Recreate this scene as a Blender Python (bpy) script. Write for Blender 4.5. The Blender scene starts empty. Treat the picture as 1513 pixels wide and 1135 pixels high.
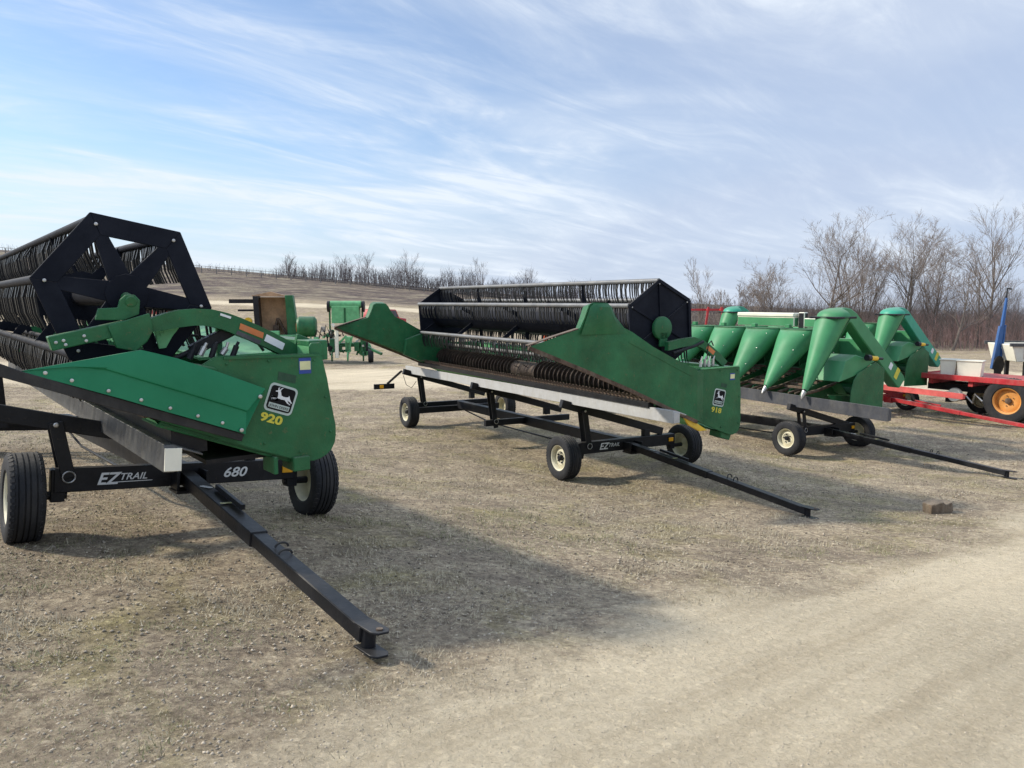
import bpy, bmesh, math, random
import numpy as np
from mathutils import Vector, Matrix
random.seed(7); rng = np.random.default_rng(11)
PI = math.pi
scene = bpy.context.scene
COL = scene.collection

# ------------------------------------------------------------------ materials
def new_mat(name):
    m = bpy.data.materials.new(name); m.use_nodes = True
    nt = m.node_tree; nt.nodes.clear()
    out = nt.nodes.new('ShaderNodeOutputMaterial'); b = nt.nodes.new('ShaderNodeBsdfPrincipled')
    nt.links.new(b.outputs[0], out.inputs['Surface'])
    return m, nt, b
def N(nt, t, **kw):
    n = nt.nodes.new(t)
    for k, v in kw.items():
        if k.startswith('i_'):
            key = k[2:]; key = int(key) if key.isdigit() else key.replace('_', ' ')
            n.inputs[key].default_value = v
        else: setattr(n, k, v)
    return n
def ramp(nt, stops):
    r = nt.nodes.new('ShaderNodeValToRGB'); el = r.color_ramp.elements
    while len(el) > 1: el.remove(el[0])
    el[0].position = stops[0][0]; el[0].color = (*stops[0][1], 1)
    for p, c in stops[1:]:
        e = el.new(p); e.color = (*c, 1)
    return r
def mixc(nt, a, b, f, mode='MIX'):
    m = nt.nodes.new('ShaderNodeMix'); m.data_type = 'RGBA'; m.blend_type = mode
    for s, v in ((m.inputs[0], f), (m.inputs[6], a), (m.inputs[7], b)):
        if hasattr(v, 'links') or hasattr(v, 'is_linked'): nt.links.new(v, s)
        elif isinstance(v, (int, float)): s.default_value = v
        else: s.default_value = (*v, 1)
    return m.outputs[2]
def paint(name, base, rough=.45, metallic=0., dust=.35, dustcol=(.30, .27, .2), vary=.25, scale=3., coat=0., bump=.15, wear=None, spec=.3, topdust=.5):
    m, nt, b = new_mat(name)
    tc = N(nt, 'ShaderNodeTexCoord')
    n1 = N(nt, 'ShaderNodeTexNoise', i_Scale=scale, i_Detail=8., i_Roughness=.65)
    n2 = N(nt, 'ShaderNodeTexNoise', i_Scale=scale*7, i_Detail=6., i_Roughness=.7)
    n3 = N(nt, 'ShaderNodeTexNoise', i_Scale=scale*1.7, i_Detail=9., i_Roughness=.75)
    mp = N(nt, 'ShaderNodeMapping'); mp.inputs['Scale'].default_value = (1, 1, .45)
    nt.links.new(tc.outputs['Object'], mp.inputs[0])
    for n in (n1, n2): nt.links.new(tc.outputs['Object'], n.inputs[0])
    nt.links.new(mp.outputs[0], n3.inputs[0])
    d = tuple(c*(1-vary) for c in base); l = tuple(min(1, c*(1+vary)+.01) for c in base)
    r1 = ramp(nt, [(.3, d), (.7, l)]); nt.links.new(n1.outputs[0], r1.inputs[0])
    r3 = ramp(nt, [(.45, (0, 0, 0)), (.72, (dust,)*3)]); nt.links.new(n3.outputs[0], r3.inputs[0])
    c = mixc(nt, r1.outputs[0], dustcol, r3.outputs[0])
    if wear:
        r4 = ramp(nt, [(.60, (0, 0, 0)), (.68, (1, 1, 1))]); nt.links.new(n2.outputs[0], r4.inputs[0])
        mm = N(nt, 'ShaderNodeMath', operation='MULTIPLY'); mm.inputs[1].default_value = wear[1]
        nt.links.new(r4.outputs[0], mm.inputs[0]); c = mixc(nt, c, wear[0], mm.outputs[0])
    if topdust:
        ge = N(nt, 'ShaderNodeNewGeometry'); sx = N(nt, 'ShaderNodeSeparateXYZ'); nt.links.new(ge.outputs['Normal'], sx.inputs[0])
        tr_ = N(nt, 'ShaderNodeMapRange', interpolation_type='SMOOTHSTEP'); tr_.inputs[1].default_value = .55; tr_.inputs[2].default_value = .98; tr_.inputs[4].default_value = topdust; nt.links.new(sx.outputs[2], tr_.inputs[0])
        tm = N(nt, 'ShaderNodeMath', operation='MULTIPLY'); nt.links.new(tr_.outputs[0], tm.inputs[0]); nt.links.new(n2.outputs[0], tm.inputs[1]); c = mixc(nt, c, (.27, .24, .19), tm.outputs[0])
    nt.links.new(c, b.inputs['Base Color'])
    rr = N(nt, 'ShaderNodeMapRange'); rr.inputs[3].default_value = max(.05, rough-.12); rr.inputs[4].default_value = min(1, rough+.22)
    nt.links.new(n3.outputs[0], rr.inputs[0]); nt.links.new(rr.outputs[0], b.inputs['Roughness'])
    b.inputs['Metallic'].default_value = metallic; b.inputs['Coat Weight'].default_value = coat; b.inputs['Coat Roughness'].default_value = .15
    b.inputs['Specular IOR Level'].default_value = spec
    if bump:
        bp = N(nt, 'ShaderNodeBump', i_Strength=bump, i_Distance=.01); nt.links.new(n2.outputs[0], bp.inputs['Height'])
        bp2 = N(nt, 'ShaderNodeBump', i_Strength=bump*1.2, i_Distance=.04); nt.links.new(n1.outputs[0], bp2.inputs['Height'])
        nt.links.new(bp.outputs[0], bp2.inputs['Normal']); nt.links.new(bp2.outputs[0], b.inputs['Normal'])
    return m
M = {}
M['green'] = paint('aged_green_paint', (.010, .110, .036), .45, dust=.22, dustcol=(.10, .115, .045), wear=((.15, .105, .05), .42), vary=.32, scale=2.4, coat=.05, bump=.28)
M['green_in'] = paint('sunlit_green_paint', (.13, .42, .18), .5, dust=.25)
M['poly'] = paint('green_plastic', (.004, .175, .078), .40, dust=.05, dustcol=(.10, .2, .1), vary=.12, bump=.05, scale=1.5)
M['corn'] = paint('faded_green_plastic', (.046, .225, .090), .42, dust=.14, dustcol=(.2, .32, .2), vary=.16, scale=1.6, bump=.03)
M['teal'] = paint('teal_green_plastic', (.03, .30, .19), .4, dust=.1, vary=.1, bump=.04)
M['black'] = paint('black_frame_paint', (.006, .007, .010), .42, dust=.06, dustcol=(.13, .12, .10), wear=((.06, .045, .035), .35), spec=.2, coat=.06, topdust=.22)
M['frame'] = paint('reel_black_paint', (.003, .005, .012), .6, dust=.03, dustcol=(.08, .08, .09), spec=.12, bump=.05)
M['tine'] = paint('tine_plastic', (.008, .009, .011), .38, dust=.12, dustcol=(.2, .19, .17), bump=0)
M['rubber'] = paint('tyre_rubber', (.016, .017, .020), .8, dust=.22, dustcol=(.14, .125, .10))
M['rim'] = paint('cream_rim_paint', (.62, .58, .42), .5, dust=.35)
M['orim'] = paint('orange_rim_paint', (.62, .27, .06), .5, dust=.25, wear=((.25, .12, .05), .5))
M['dtube'] = paint('dark_worn_tube', (.05, .052, .058), .45, metallic=.3, dust=.3, dustcol=(.2, .19, .18))
M['galvlight'] = paint('weathered_bat_tube', (.16, .165, .17), .45, metallic=.3, dust=.3)
M['galv'] = paint('galvanised_steel', (.085, .088, .092), .45, metallic=.6, dust=.3, scale=5)
M['white'] = paint('white_skid_plastic', (.42, .42, .41), .6, dust=.4, vary=.08, scale=6)
M['grey'] = paint('dark_grey_steel', (.055, .058, .068), .5, dust=.22)
M['steel'] = paint('worn_steel', (.48, .47, .45), .35, metallic=.8, dust=.3)
M['rust'] = paint('rusty_steel', (.10, .062, .042), .75, metallic=.1, dust=.4, scale=8, vary=.5)
M['augerrust'] = paint('auger_rust', (.055, .037, .028), .6, metallic=.3, dust=.25, scale=8, vary=.5)
M['rusttan'] = paint('tan_rusty_sheet', (.42, .26, .15), .7, dust=.3, vary=.35, wear=((.16, .07, .03), .6))
M['yellow'] = paint('yellow_paint', (.70, .45, .03), .5, dust=.25)
M['yel_dec'] = paint('yellow_decal', (.62, .55, .06), .5, dust=.12, bump=0)
M['wht_dec'] = paint('white_decal', (.70, .72, .72), .5, dust=.08, vary=.05, bump=0)
M['sil_dec'] = paint('silver_decal', (.42, .50, .46), .5, dust=.1, vary=.05, bump=0)
M['blk_dec'] = paint('black_decal', (.006, .006, .008), .6, dust=.03, bump=0, spec=.08)
M['blu_dec'] = paint('blue_decal', (.02, .06, .30), .5, dust=.1, bump=0)
M['crm_dec'] = paint('cream_decal', (.66, .66, .36), .5, dust=.1, bump=0)
M['org_dec'] = paint('orange_decal', (.55, .17, .05), .5, dust=.35, wear=((.3, .25, .2), .6), bump=0)
M['dgr_dec'] = paint('dark_green_patch', (.010, .06, .03), .5, dust=.1, bump=0)
M['red'] = paint('red_paint', (.42, .022, .03), .45, dust=.3)
M['pinkred'] = paint('faded_red_paint', (.60, .10, .09), .5, dust=.25)
M['orange'] = paint('orange_paint', (.62, .09, .025), .5, dust=.25)
M['cream'] = paint('cream_plastic', (.78, .75, .62), .5, dust=.1, vary=.08)
M['blue'] = paint('blue_paint', (.015, .085, .26), .5, dust=.2)
M['amber'] = paint('amber_reflector', (.75, .36, .01), .25, dust=.05, bump=0)
M['hose'] = paint('hydraulic_hose', (.012, .012, .013), .45, dust=.25, dustcol=(.14, .13, .11))
M['wood'] = paint('weathered_wood', (.17, .125, .085), .85, dust=.4, scale=9, vary=.4, bump=.8)
M['bark'] = paint('grey_bark', (.12, .10, .088), .9, dust=.3, scale=4, bump=.2)
M['twig'] = paint('brown_twigs', (.215, .175, .15), .9, dust=.2, scale=.6, bump=0, vary=.3)
M['brush'] = paint('reddish_brush', (.42, .265, .225), .9, dust=.45, dustcol=(.28, .24, .19), scale=.15, bump=0, vary=.35)
M['farbrush'] = paint('far_grey_brush', (.17, .145, .14), .9, dust=.3, scale=.1, bump=0)
M['wire'] = paint('grey_fence_wood', (.22, .20, .18), .8)

# ------------------------------------------------------------------ mesh builder
def basis(d, up=(0, 0, 1)):
    d = Vector(d).normalized(); up = Vector(up)
    if abs(d.dot(up)) > .98: up = Vector((0, 1, 0)) if abs(d.y) < .9 else Vector((1, 0, 0))
    s = d.cross(up).normalized(); return d, s, s.cross(d).normalized()
class MB:
    def __init__(s): s.v = []; s.f = []; s.m = []
    def _add(s, vs, fs, mi=0):
        o = len(s.v); s.v.extend([tuple(p) for p in vs]); s.f.extend([tuple(i+o for i in f) for f in fs]); s.m.extend([mi]*len(fs)); return s
    def box(s, x0, x1, y0, y1, z0, z1, mi=0):
        vs = [(x, y, z) for x in (x0, x1) for y in (y0, y1) for z in (z0, z1)]
        return s._add(vs, [(0, 1, 3, 2), (4, 6, 7, 5), (0, 4, 5, 1), (2, 3, 7, 6), (0, 2, 6, 4), (1, 5, 7, 3)], mi)
    def beam(s, p, q, w, h, up=(0, 0, 1), mi=0, w2=None, h2=None):
        p = Vector(p); q = Vector(q); d, sd, u = basis(q-p, up); vs = []
        for c, ww, hh in ((p, w, h), (q, w2 or w, h2 or h)):
            for a, b in ((-1, -1), (1, -1), (1, 1), (-1, 1)): vs.append(c+sd*a*ww/2+u*b*hh/2)
        return s._add(vs, [(0, 1, 2, 3), (7, 6, 5, 4), (0, 4, 5, 1), (1, 5, 6, 2), (2, 6, 7, 3), (3, 7, 4, 0)], mi)
    def tube(s, pts, r, n=8, mi=0, cap=True, up=(0, 0, 1)):
        pts = [Vector(p) for p in pts]; vs = []; k = len(pts)
        rs = r if isinstance(r, (list, tuple)) else [r]*k
        for i, p in enumerate(pts):
            d = pts[min(i+1, k-1)]-pts[max(i-1, 0)]
            d, a, b = basis(d, up)
            for j in range(n):
                t = 2*PI*j/n; vs.append(p+(a*math.cos(t)+b*math.sin(t))*rs[i])
        fs = [(i*n+j, i*n+(j+1) % n, (i+1)*n+(j+1) % n, (i+1)*n+j) for i in range(k-1) for j in range(n)]
        if cap: fs += [tuple(range(n))[::-1], tuple((k-1)*n+j for j in range(n))]
        return s._add(vs, fs, mi)
    def prism(s, pts, a0, a1, axis='y', mi=0, taper=None):
        def mk(p, a, sc=1.):
            return (p[0], a, p[1]) if axis == 'y' else ((a, p[0], p[1]) if axis == 'x' else (p[0], p[1], a))
        n = len(pts); vs = [mk(p, a0) for p in pts]+[mk(p, a1) for p in (taper or pts)]
        return s._add(vs, [tuple(range(n)), tuple(range(2*n-1, n-1, -1))]+[(i, n+i, n+(i+1) % n, (i+1) % n) for i in range(n)], mi)
    def lathe(s, prof, c, axis='x', n=32, mi=0, closed=True):
        vs = []; c = Vector(c); k = len(prof)
        for r, a in prof:
            for j in range(n):
                t = 2*PI*j/n; x, y = r*math.cos(t), r*math.sin(t)
                vs.append(c+Vector({'x': (a, x, y), 'y': (x, a, y), 'z': (x, y, a)}[axis]))
        rg = k if closed else k-1
        fs = [(i*n+j, i*n+(j+1) % n, ((i+1) % k)*n+(j+1) % n, ((i+1) % k)*n+j) for i in range(rg) for j in range(n)]
        return s._add(vs, fs, mi)
    def plate(s, loop2d, c, axis, a0, a1, mi=0): return s.prism([(c[0]+x, c[1]+y) for x, y in loop2d], a0, a1, axis, mi)
    def build(s, name, mats, parent=None, bevel=0, sharp=35, recalc=True, seg=1):
        me = bpy.data.meshes.new(name); me.from_pydata(s.v, [], s.f)
        if not isinstance(mats, (list, tuple)): mats = [mats]
        for m in mats: me.materials.append(M[m] if isinstance(m, str) else m)
        if len(mats) > 1: me.polygons.foreach_set('material_index', s.m)
        if recalc:
            bm = bmesh.new(); bm.from_mesh(me)
            bmesh.ops.recalc_face_normals(bm, faces=bm.faces)
            if bevel:
                es = [e for e in bm.edges if len(e.link_faces) == 2 and e.calc_face_angle(0) > math.radians(30)]
                try: bmesh.ops.bevel(bm, geom=es, offset=bevel, offset_type='OFFSET', segments=seg, affect='EDGES', clamp_overlap=True)
                except Exception: pass
            lim = math.radians(sharp)
            for f in bm.faces: f.smooth = True
            for e in bm.edges:
                if len(e.link_faces) != 2 or e.calc_face_angle(0) > lim: e.smooth = False
            bm.to_mesh(me); bm.free()
        me.update()
        o = bpy.data.objects.new(name, me); COL.objects.link(o)
        if parent: o.parent = parent
        return o
def tag(o, label=None, cat=None, group=None, kind=None):
    for k, v in (('label', label), ('category', cat), ('group', group), ('kind', kind)):
        if v: o[k] = v
    return o
def thing(name, label, cat, loc, rz=0, group=None, roll=0, pitch=0):
    o = bpy.data.objects.new(name, None); COL.objects.link(o); o.empty_display_size = .3
    o.matrix_world = Matrix.Translation(loc) @ Matrix.Rotation(rz, 4, 'Z') @ Matrix.Rotation(roll, 4, 'Y') @ Matrix.Rotation(pitch, 4, 'X')
    return tag(o, label, cat, group)
def copy_tree(o, parent=None):
    c = o.copy(); COL.objects.link(c)
    if parent: c.parent = parent
    for ch in list(o.children): copy_tree(ch, c)
    return c
def text(name, s, size, loc, mat, parent, rot=0., shear=0., ex=.0015, sx=1., bold=0.):
    cu = bpy.data.curves.new(name, 'FONT'); cu.body = s; cu.size = size; cu.shear = shear; cu.extrude = ex; cu.offset = bold; cu.resolution_u = 3
    t = bpy.data.objects.new('tmp', cu); COL.objects.link(t); bpy.context.view_layer.update()
    dg = bpy.context.evaluated_depsgraph_get()
    me = bpy.data.meshes.new_from_object(t.evaluated_get(dg)); bpy.data.objects.remove(t)
    me.name = name; me.materials.clear(); me.materials.append(M[mat])
    me.transform(Matrix.Scale(sx, 4, (1, 0, 0)))
    o = bpy.data.objects.new(name, me); COL.objects.link(o); o.parent = parent
    o.matrix_local = Matrix.Translation(loc) @ Matrix.Rotation(rot, 4, 'Y') @ Matrix.Rotation(PI/2, 4, 'X')
    return o

# ------------------------------------------------------------------ terrain
CP = [(0, 0, 0), (0, -4, .12), (-5, 0, .1), (6, 0, -.22), (7, 5, -.66), (12, 6, -.9), (-3.72, 5.6, -.29), (-2, 7.2, -.49), (-.76, 3.84, -.295), (-6.9, 11.5, -.72), (-9, 6, -.25),
      (-5, 9.0, -.55), (.81, 11.9, -1.27), (3.04, 13.2, -1.29), (3.6, 9.4, -1.17), (-2.4, 17.4, -1.34), (-.2, 18.7, -1.36),
      (5.83, 15.7, -1.66), (7.9, 17, -1.70), (8.7, 13.3, -1.575), (2.4, 21, -1.5), (11, 22.2, -1.72), (14, 18, -1.6), (-13, 20, -1.15),
      (-10, 30, -1.4), (0, 30, -1.45), (10, 27, -1.6), (25, 30, -1.75), (-13, 40, -1.35), (0, 45, -1.5), (20, 45, -1.8), (20, 62, -1.95), (48, 62, -2.0), (2, 75, -.6),
      (-30.6, 75, 1.6), (-10.5, 75, .8), (-52, 75, 1.9), (-28, 52, -.3), (-41, 100, 3.3), (-67, 100, 3.8), (-14, 100, 1.6), (4, 100, .7), (22, 100, -.5),
      (-61, 150, 7.7), (-101, 150, 11.6), (-41, 150, 5.9), (-21, 150, 4.0), (6, 150, 1.4), (33, 150, -.3), (101, 150, -2.4), (101, 60, -2.2),
      (-160, 400, 15), (0, 400, 2), (160, 400, -4), (-160, 100, 9), (-60, 20, 0), (60, 0, -1.5), (-30, -20, .3), (30, -30, -.5)]
cp = np.array(CP, float); KC = 3.0
def _phi(r2): return np.sqrt(r2+KC*KC)
_n = len(cp); _A = np.zeros((_n+3, _n+3))
_A[:_n, :_n] = _phi(((cp[:, None, :2]-cp[None, :, :2])**2).sum(-1)); _A[:_n, _n] = 1; _A[:_n, _n+1:] = cp[:, :2]; _A[_n, :_n] = 1; _A[_n+1:, :_n] = cp[:, :2].T
_w = np.linalg.solve(_A, np.concatenate([cp[:, 2], np.zeros(3)]))
def ground(X, Y):
    X = np.asarray(X, float); Y = np.asarray(Y, float); z = _w[_n]+_w[_n+1]*X+_w[_n+2]*Y
    for i in range(_n): z = z+_w[i]*_phi((X-cp[i, 0])**2+(Y-cp[i, 1])**2)
    return z
def vnoise(X, Y, s, seed):
    r = np.random.default_rng(seed); T = r.random((256, 256)); x = X/s; y = Y/s; xi = np.floor(x).astype(int); yi = np.floor(y).astype(int)
    fx = x-xi; fy = y-yi; fx = fx*fx*(3-2*fx); fy = fy*fy*(3-2*fy)
    a = T[xi % 256, yi % 256]; b = T[(xi+1) % 256, yi % 256]; c = T[xi % 256, (yi+1) % 256]; d = T[(xi+1) % 256, (yi+1) % 256]
    return (a*(1-fx)+b*fx)*(1-fy)+(c*(1-fx)+d*fx)*fy
RB = np.array([(-30, -8.0), (-6, 1.6), (-1.43, 2.75), (-.5, 3.35), (.16, 3.9), (1.08, 4.8), (2.0, 5.55), (3.3, 6.7), (4.6, 7.9), (6.7, 9.8), (12, 13.2), (20, 17), (40, 25)])   # yard-side edge of the near gravel drive
def gravel_mask(X, Y):
    e = np.interp(X, RB[:, 0], RB[:, 1])
    wob = (vnoise(X, Y, 1.3, 3)-.5)*1.1+(vnoise(X, Y, .4, 4)-.5)*.5
    near = 1/(1+np.exp(-(e-Y-.10+wob)/.42))
    cy = 30+.03*X+np.sin(X/17)*.6
    far = 1/(1+np.exp(-(4.3-np.abs(Y-cy)+wob*1.6)/.5))
    ty = 75+X*.05
    tr = 1/(1+np.exp(-(2.2-np.abs(Y-ty)+wob)/.6))*(X < 12)
    return np.maximum(near, np.maximum(far, tr))
def height(X, Y):
    X = np.asarray(X, float); Y = np.asarray(Y, float)
    g = gravel_mask(X, Y); a = np.exp(-((X**2+Y**2)/1800))
    z = ground(X, Y)
    z = z+a*(1-.75*g)*((vnoise(X, Y, .9, 5)-.5)*.035+(vnoise(X, Y, .28, 6)-.5)*.018)
    q = (-X*.656+Y*.755)   # ruts run along the drive
    z = z+a*g*((np.sin(q*4.2+vnoise(X, Y, 2.5, 8)*3)*.008)+(np.sin(q*17+vnoise(X, Y, 1.1, 9)*4)*.0025)+.012*vnoise(X, Y, .5, 10))
    return z
def gz(x, y): return float(height(np.array([x]), np.array([y]))[0])

def ground_material():
    m, nt, b = new_mat('yard_ground')
    tc = N(nt, 'ShaderNodeTexCoord'); at = N(nt, 'ShaderNodeAttribute', attribute_name='gravel'); O = tc.outputs['Object']
    def noise(sc, det=8., ro=.6, vec=None, dist=0.):
        n = N(nt, 'ShaderNodeTexNoise', i_Scale=sc, i_Detail=det, i_Roughness=ro, i_Distortion=dist); nt.links.new(vec or O, n.inputs[0]); return n.outputs[0]
    big = noise(.35, 5); mid = noise(1.6, 8, .7); fin = noise(14, 8, .75); vf = noise(70, 4, .7); patch = noise(.8, 6, .65, dist=.6)
    m0 = N(nt, 'ShaderNodeMapping'); m0.inputs['Rotation'].default_value = (0, 0, math.radians(-41)); nt.links.new(O, m0.inputs[0]); mp = N(nt, 'ShaderNodeMapping'); mp.inputs['Scale'].default_value = (.14, 2.4, 1); nt.links.new(m0.outputs[0], mp.inputs[0])
    streak = noise(1.5, 7, .6, mp.outputs[0])
    vo = N(nt, 'ShaderNodeTexVoronoi', i_Scale=46.); nt.links.new(O, vo.inputs[0])
    vo2 = N(nt, 'ShaderNodeTexVoronoi', i_Scale=17.); nt.links.new(O, vo2.inputs[0])
    # dry turf
    r1 = ramp(nt, [(.34, (.20, .160, .118)), (.47, (.38, .31, .222)), (.56, (.51, .425, .30)), (.70, (.70, .61, .45))]); nt.links.new(fin, r1.inputs[0])
    r2 = ramp(nt, [(.50, (0, 0, 0)), (.66, (.75, .75, .75))]); nt.links.new(patch, r2.inputs[0])
    r2b = ramp(nt, [(.35, (.19, .17, .075)), (.65, (.42, .365, .17))]); nt.links.new(fin, r2b.inputs[0])
    turf = mixc(nt, r1.outputs[0], r2b.outputs[0], r2.outputs[0])
    r3 = ramp(nt, [(.38, (.62, .60, .60)), (.60, (1.12, 1.1, 1.06))]); nt.links.new(mid, r3.inputs[0])
    turf = mixc(nt, turf, r3.outputs[0], .8, 'MULTIPLY')
    p2 = noise(2.6, 9, .72, dist=.4); rp = ramp(nt, [(.50, (0, 0, 0)), (.60, (1, 1, 1))]); nt.links.new(p2, rp.inputs[0])
    lit = ramp(nt, [(.35, (.13, .10, .075)), (.55, (.27, .22, .165)), (.7, (.43, .365, .285))]); nt.links.new(vf, lit.inputs[0])
    mfac = N(nt, 'ShaderNodeMath', operation='MULTIPLY'); nt.links.new(rp.outputs[0], mfac.inputs[0]); mfac.inputs[1].default_value = .55
    turf = mixc(nt, turf, lit.outputs[0], mfac.outputs[0])
    r3b = ramp(nt, [(.42, (.42, .40, .40)), (.50, (1, 1, 1))]); nt.links.new(streak, r3b.inputs[0])
    turf = mixc(nt, turf, r3b.outputs[0], .10, 'MULTIPLY')
    # gravel
    r4 = ramp(nt, [(.30, (.56, .47, .33)), (.5, (.635, .54, .385)), (.72, (.71, .61, .445))]); nt.links.new(fin, r4.inputs[0])
    r5 = ramp(nt, [(.38, (.84, .82, .79)), (.55, (1.03, 1.03, 1.02))]); nt.links.new(streak, r5.inputs[0])
    grav = mixc(nt, r4.outputs[0], r5.outputs[0], 1., 'MULTIPLY')
    hs = N(nt, 'ShaderNodeSeparateColor'); nt.links.new(vo.outputs['Color'], hs.inputs[0])
    r6 = ramp(nt, [(.0, (.72, .71, .70)), (.8, (1.05, 1.04, 1.02)), (.93, (1.12, 1.1, 1.08)), (1., (1.55, 1.55, 1.5))]); nt.links.new(hs.outputs[0], r6.inputs[0])
    # mask with ragged edge
    ma = N(nt, 'ShaderNodeMath', operation='ADD'); nt.links.new(at.outputs['Fac'], ma.inputs[0])
    mb = N(nt, 'ShaderNodeMapRange'); mb.inputs[3].default_value = -.5; mb.inputs[4].default_value = .5; nt.links.new(noise(5, 9, .75), mb.inputs[0]); nt.links.new(mb.outputs[0], ma.inputs[1])
    r7 = ramp(nt, [(.25, (0, 0, 0)), (.80, (1, 1, 1))]); nt.links.new(ma.outputs[0], r7.inputs[0])
    c = mixc(nt, turf, grav, r7.outputs[0]); r6m = N(nt, 'ShaderNodeMapRange'); r6m.inputs[3].default_value = .75; r6m.inputs[4].default_value = .28; nt.links.new(r7.outputs[0], r6m.inputs[0]); c = mixc(nt, c, r6.outputs[0], r6m.outputs[0], 'MULTIPLY')
    r8 = ramp(nt, [(.35, (.86, .86, .86)), (.65, (1.08, 1.08, 1.08))]); nt.links.new(big, r8.inputs[0]); c = mixc(nt, c, r8.outputs[0], 1., 'MULTIPLY')
    # rough weedy hillside and fields beyond the farm track
    ah = N(nt, 'ShaderNodeAttribute', attribute_name='hill'); hn = noise(.22, 8, .75); hn2 = noise(1.1, 6, .7)
    rh = ramp(nt, [(.38, (.085, .064, .060)), (.48, (.15, .118, .096)), (.56, (.235, .195, .135)), (.68, (.34, .305, .23))]); nt.links.new(hn, rh.inputs[0])
    rh2 = ramp(nt, [(.38, (.55, .55, .56)), (.62, (1.15, 1.12, 1.08))]); nt.links.new(hn2, rh2.inputs[0]); hc = mixc(nt, rh.outputs[0], rh2.outputs[0], .9, 'MULTIPLY')
    c = mixc(nt, c, hc, ah.outputs['Fac'])
    nt.links.new(c, b.inputs['Base Color']); b.inputs['Roughness'].default_value = .95; b.inputs['Specular IOR Level'].default_value = .15
    b1 = N(nt, 'ShaderNodeBump', i_Strength=1., i_Distance=.05); nt.links.new(fin, b1.inputs['Height'])
    b2 = N(nt, 'ShaderNodeBump', i_Strength=.6, i_Distance=.008); nt.links.new(vo.outputs['Distance'], b2.inputs['Height']); nt.links.new(b1.outputs[0], b2.inputs['Normal'])
    b3 = N(nt, 'ShaderNodeBump', i_Strength=.2, i_Distance=.03, invert=True); nt.links.new(vo2.outputs['Distance'], b3.inputs['Height']); nt.links.new(b2.outputs[0], b3.inputs['Normal'])
    nt.links.new(b3.outputs[0], b.inputs['Normal'])
    return m
MG = ground_material()
def axis_pts(lo, hi, st, far, gr):
    a = list(np.arange(lo, hi, st)); s = st; x = a[-1]
    while x < far[1]: s *= gr; x += s; a.append(x)
    s = st; x = lo; b = []
    while x > far[0]: s *= gr; x -= s; b.append(x)
    return np.array(b[::-1]+a)
def sheet(name, xs, ys, lift=0., keep=None):
    X, Y = np.meshgrid(xs, ys, indexing='ij'); Z = height(X, Y)+lift; G = gravel_mask(X, Y)
    nx, ny = X.shape; V = np.stack([X, Y, Z], -1).reshape(-1, 3)
    i, j = np.meshgrid(np.arange(nx-1), np.arange(ny-1), indexing='ij'); a = (i*ny+j).ravel()
    F = np.stack([a, a+ny, a+ny+1, a+1], -1)
    if keep is not None:
        F = F[keep(X[:-1, :-1].ravel(), Y[:-1, :-1].ravel())]
        used = np.unique(F); mp = -np.ones(len(V), int); mp[used] = np.arange(len(used)); V = V[used]; F = mp[F]; G = G.reshape(-1)[used]
    me = bpy.data.meshes.new(name); me.vertices.add(len(V)); me.vertices.foreach_set('co', V.ravel())
    me.loops.add(F.size); me.loops.foreach_set('vertex_index', F.ravel().astype(np.int32)); me.polygons.add(len(F))
    me.polygons.foreach_set('loop_start', np.arange(len(F), dtype=np.int32)*4); me.polygons.foreach_set('loop_total', np.full(len(F), 4, np.int32))
    me.update(calc_edges=True); me.polygons.foreach_set('use_smooth', np.ones(len(F), bool))
    at = me.attributes.new('gravel', 'FLOAT', 'POINT'); at.data.foreach_set('value', G.reshape(-1).astype(np.float32)); me.materials.append(MG)
    hv_ = np.clip((V[:, 1]-81)/9, 0, 1); hv_[V[:, 0] > 12] = np.clip((V[V[:, 0] > 12, 1]-66)/8, 0, 1); ah = me.attributes.new('hill', 'FLOAT', 'POINT'); ah.data.foreach_set('value', hv_.astype(np.float32))
    o = bpy.data.objects.new(name, me); COL.objects.link(o); o['kind'] = 'structure'; return o
sheet('ground', axis_pts(-10, 13, .11, (-480, 480), 1.045), axis_pts(-1.5, 20, .11, (-60, 900), 1.03))
def near_road(X, Y): return Y < np.interp(X, RB[:, 0], RB[:, 1])+.9
sheet('gravel_drive', np.arange(-8, 14, .11), np.arange(-1.5, 13, .11), .004, near_road)
def far_road(X, Y): return np.abs(Y-(30+.03*X+np.sin(X/17)*.6)) < 5.4
sheet('gravel_road', np.arange(-40, 60, .5), np.arange(20, 40, .5), .004, far_road)
sheet('farm_track', np.arange(-90, 12, 1.), np.arange(66, 84, 1.), .008, lambda X, Y: np.abs(Y-(75+X*.05)) < 4.)

# dry grass blades and loose stones lying on the yard
def cmat(name, rough=.9):
    m, nt, b = new_mat(name); a = N(nt, 'ShaderNodeAttribute', attribute_name='tint'); nt.links.new(a.outputs['Color'], b.inputs['Base Color'])
    b.inputs['Roughness'].default_value = rough; b.inputs['Specular IOR Level'].default_value = .2; return m
def soup(name, V, F, cols, mat):
    me = bpy.data.meshes.new(name); me.vertices.add(len(V)); me.vertices.foreach_set('co', V.ravel())
    k = F.shape[1]; me.loops.add(F.size); me.loops.foreach_set('vertex_index', F.ravel().astype(np.int32)); me.polygons.add(len(F))
    me.polygons.foreach_set('loop_start', np.arange(len(F), dtype=np.int32)*k); me.polygons.foreach_set('loop_total', np.full(len(F), k, np.int32)); me.update(calc_edges=True)
    at = me.color_attributes.new('tint', 'FLOAT_COLOR', 'POINT'); at.data.foreach_set('color', np.concatenate([cols, np.ones((len(cols), 1))], 1).astype(np.float32).ravel())
    me.materials.append(mat); o = bpy.data.objects.new(name, me); COL.objects.link(o); return o
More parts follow.
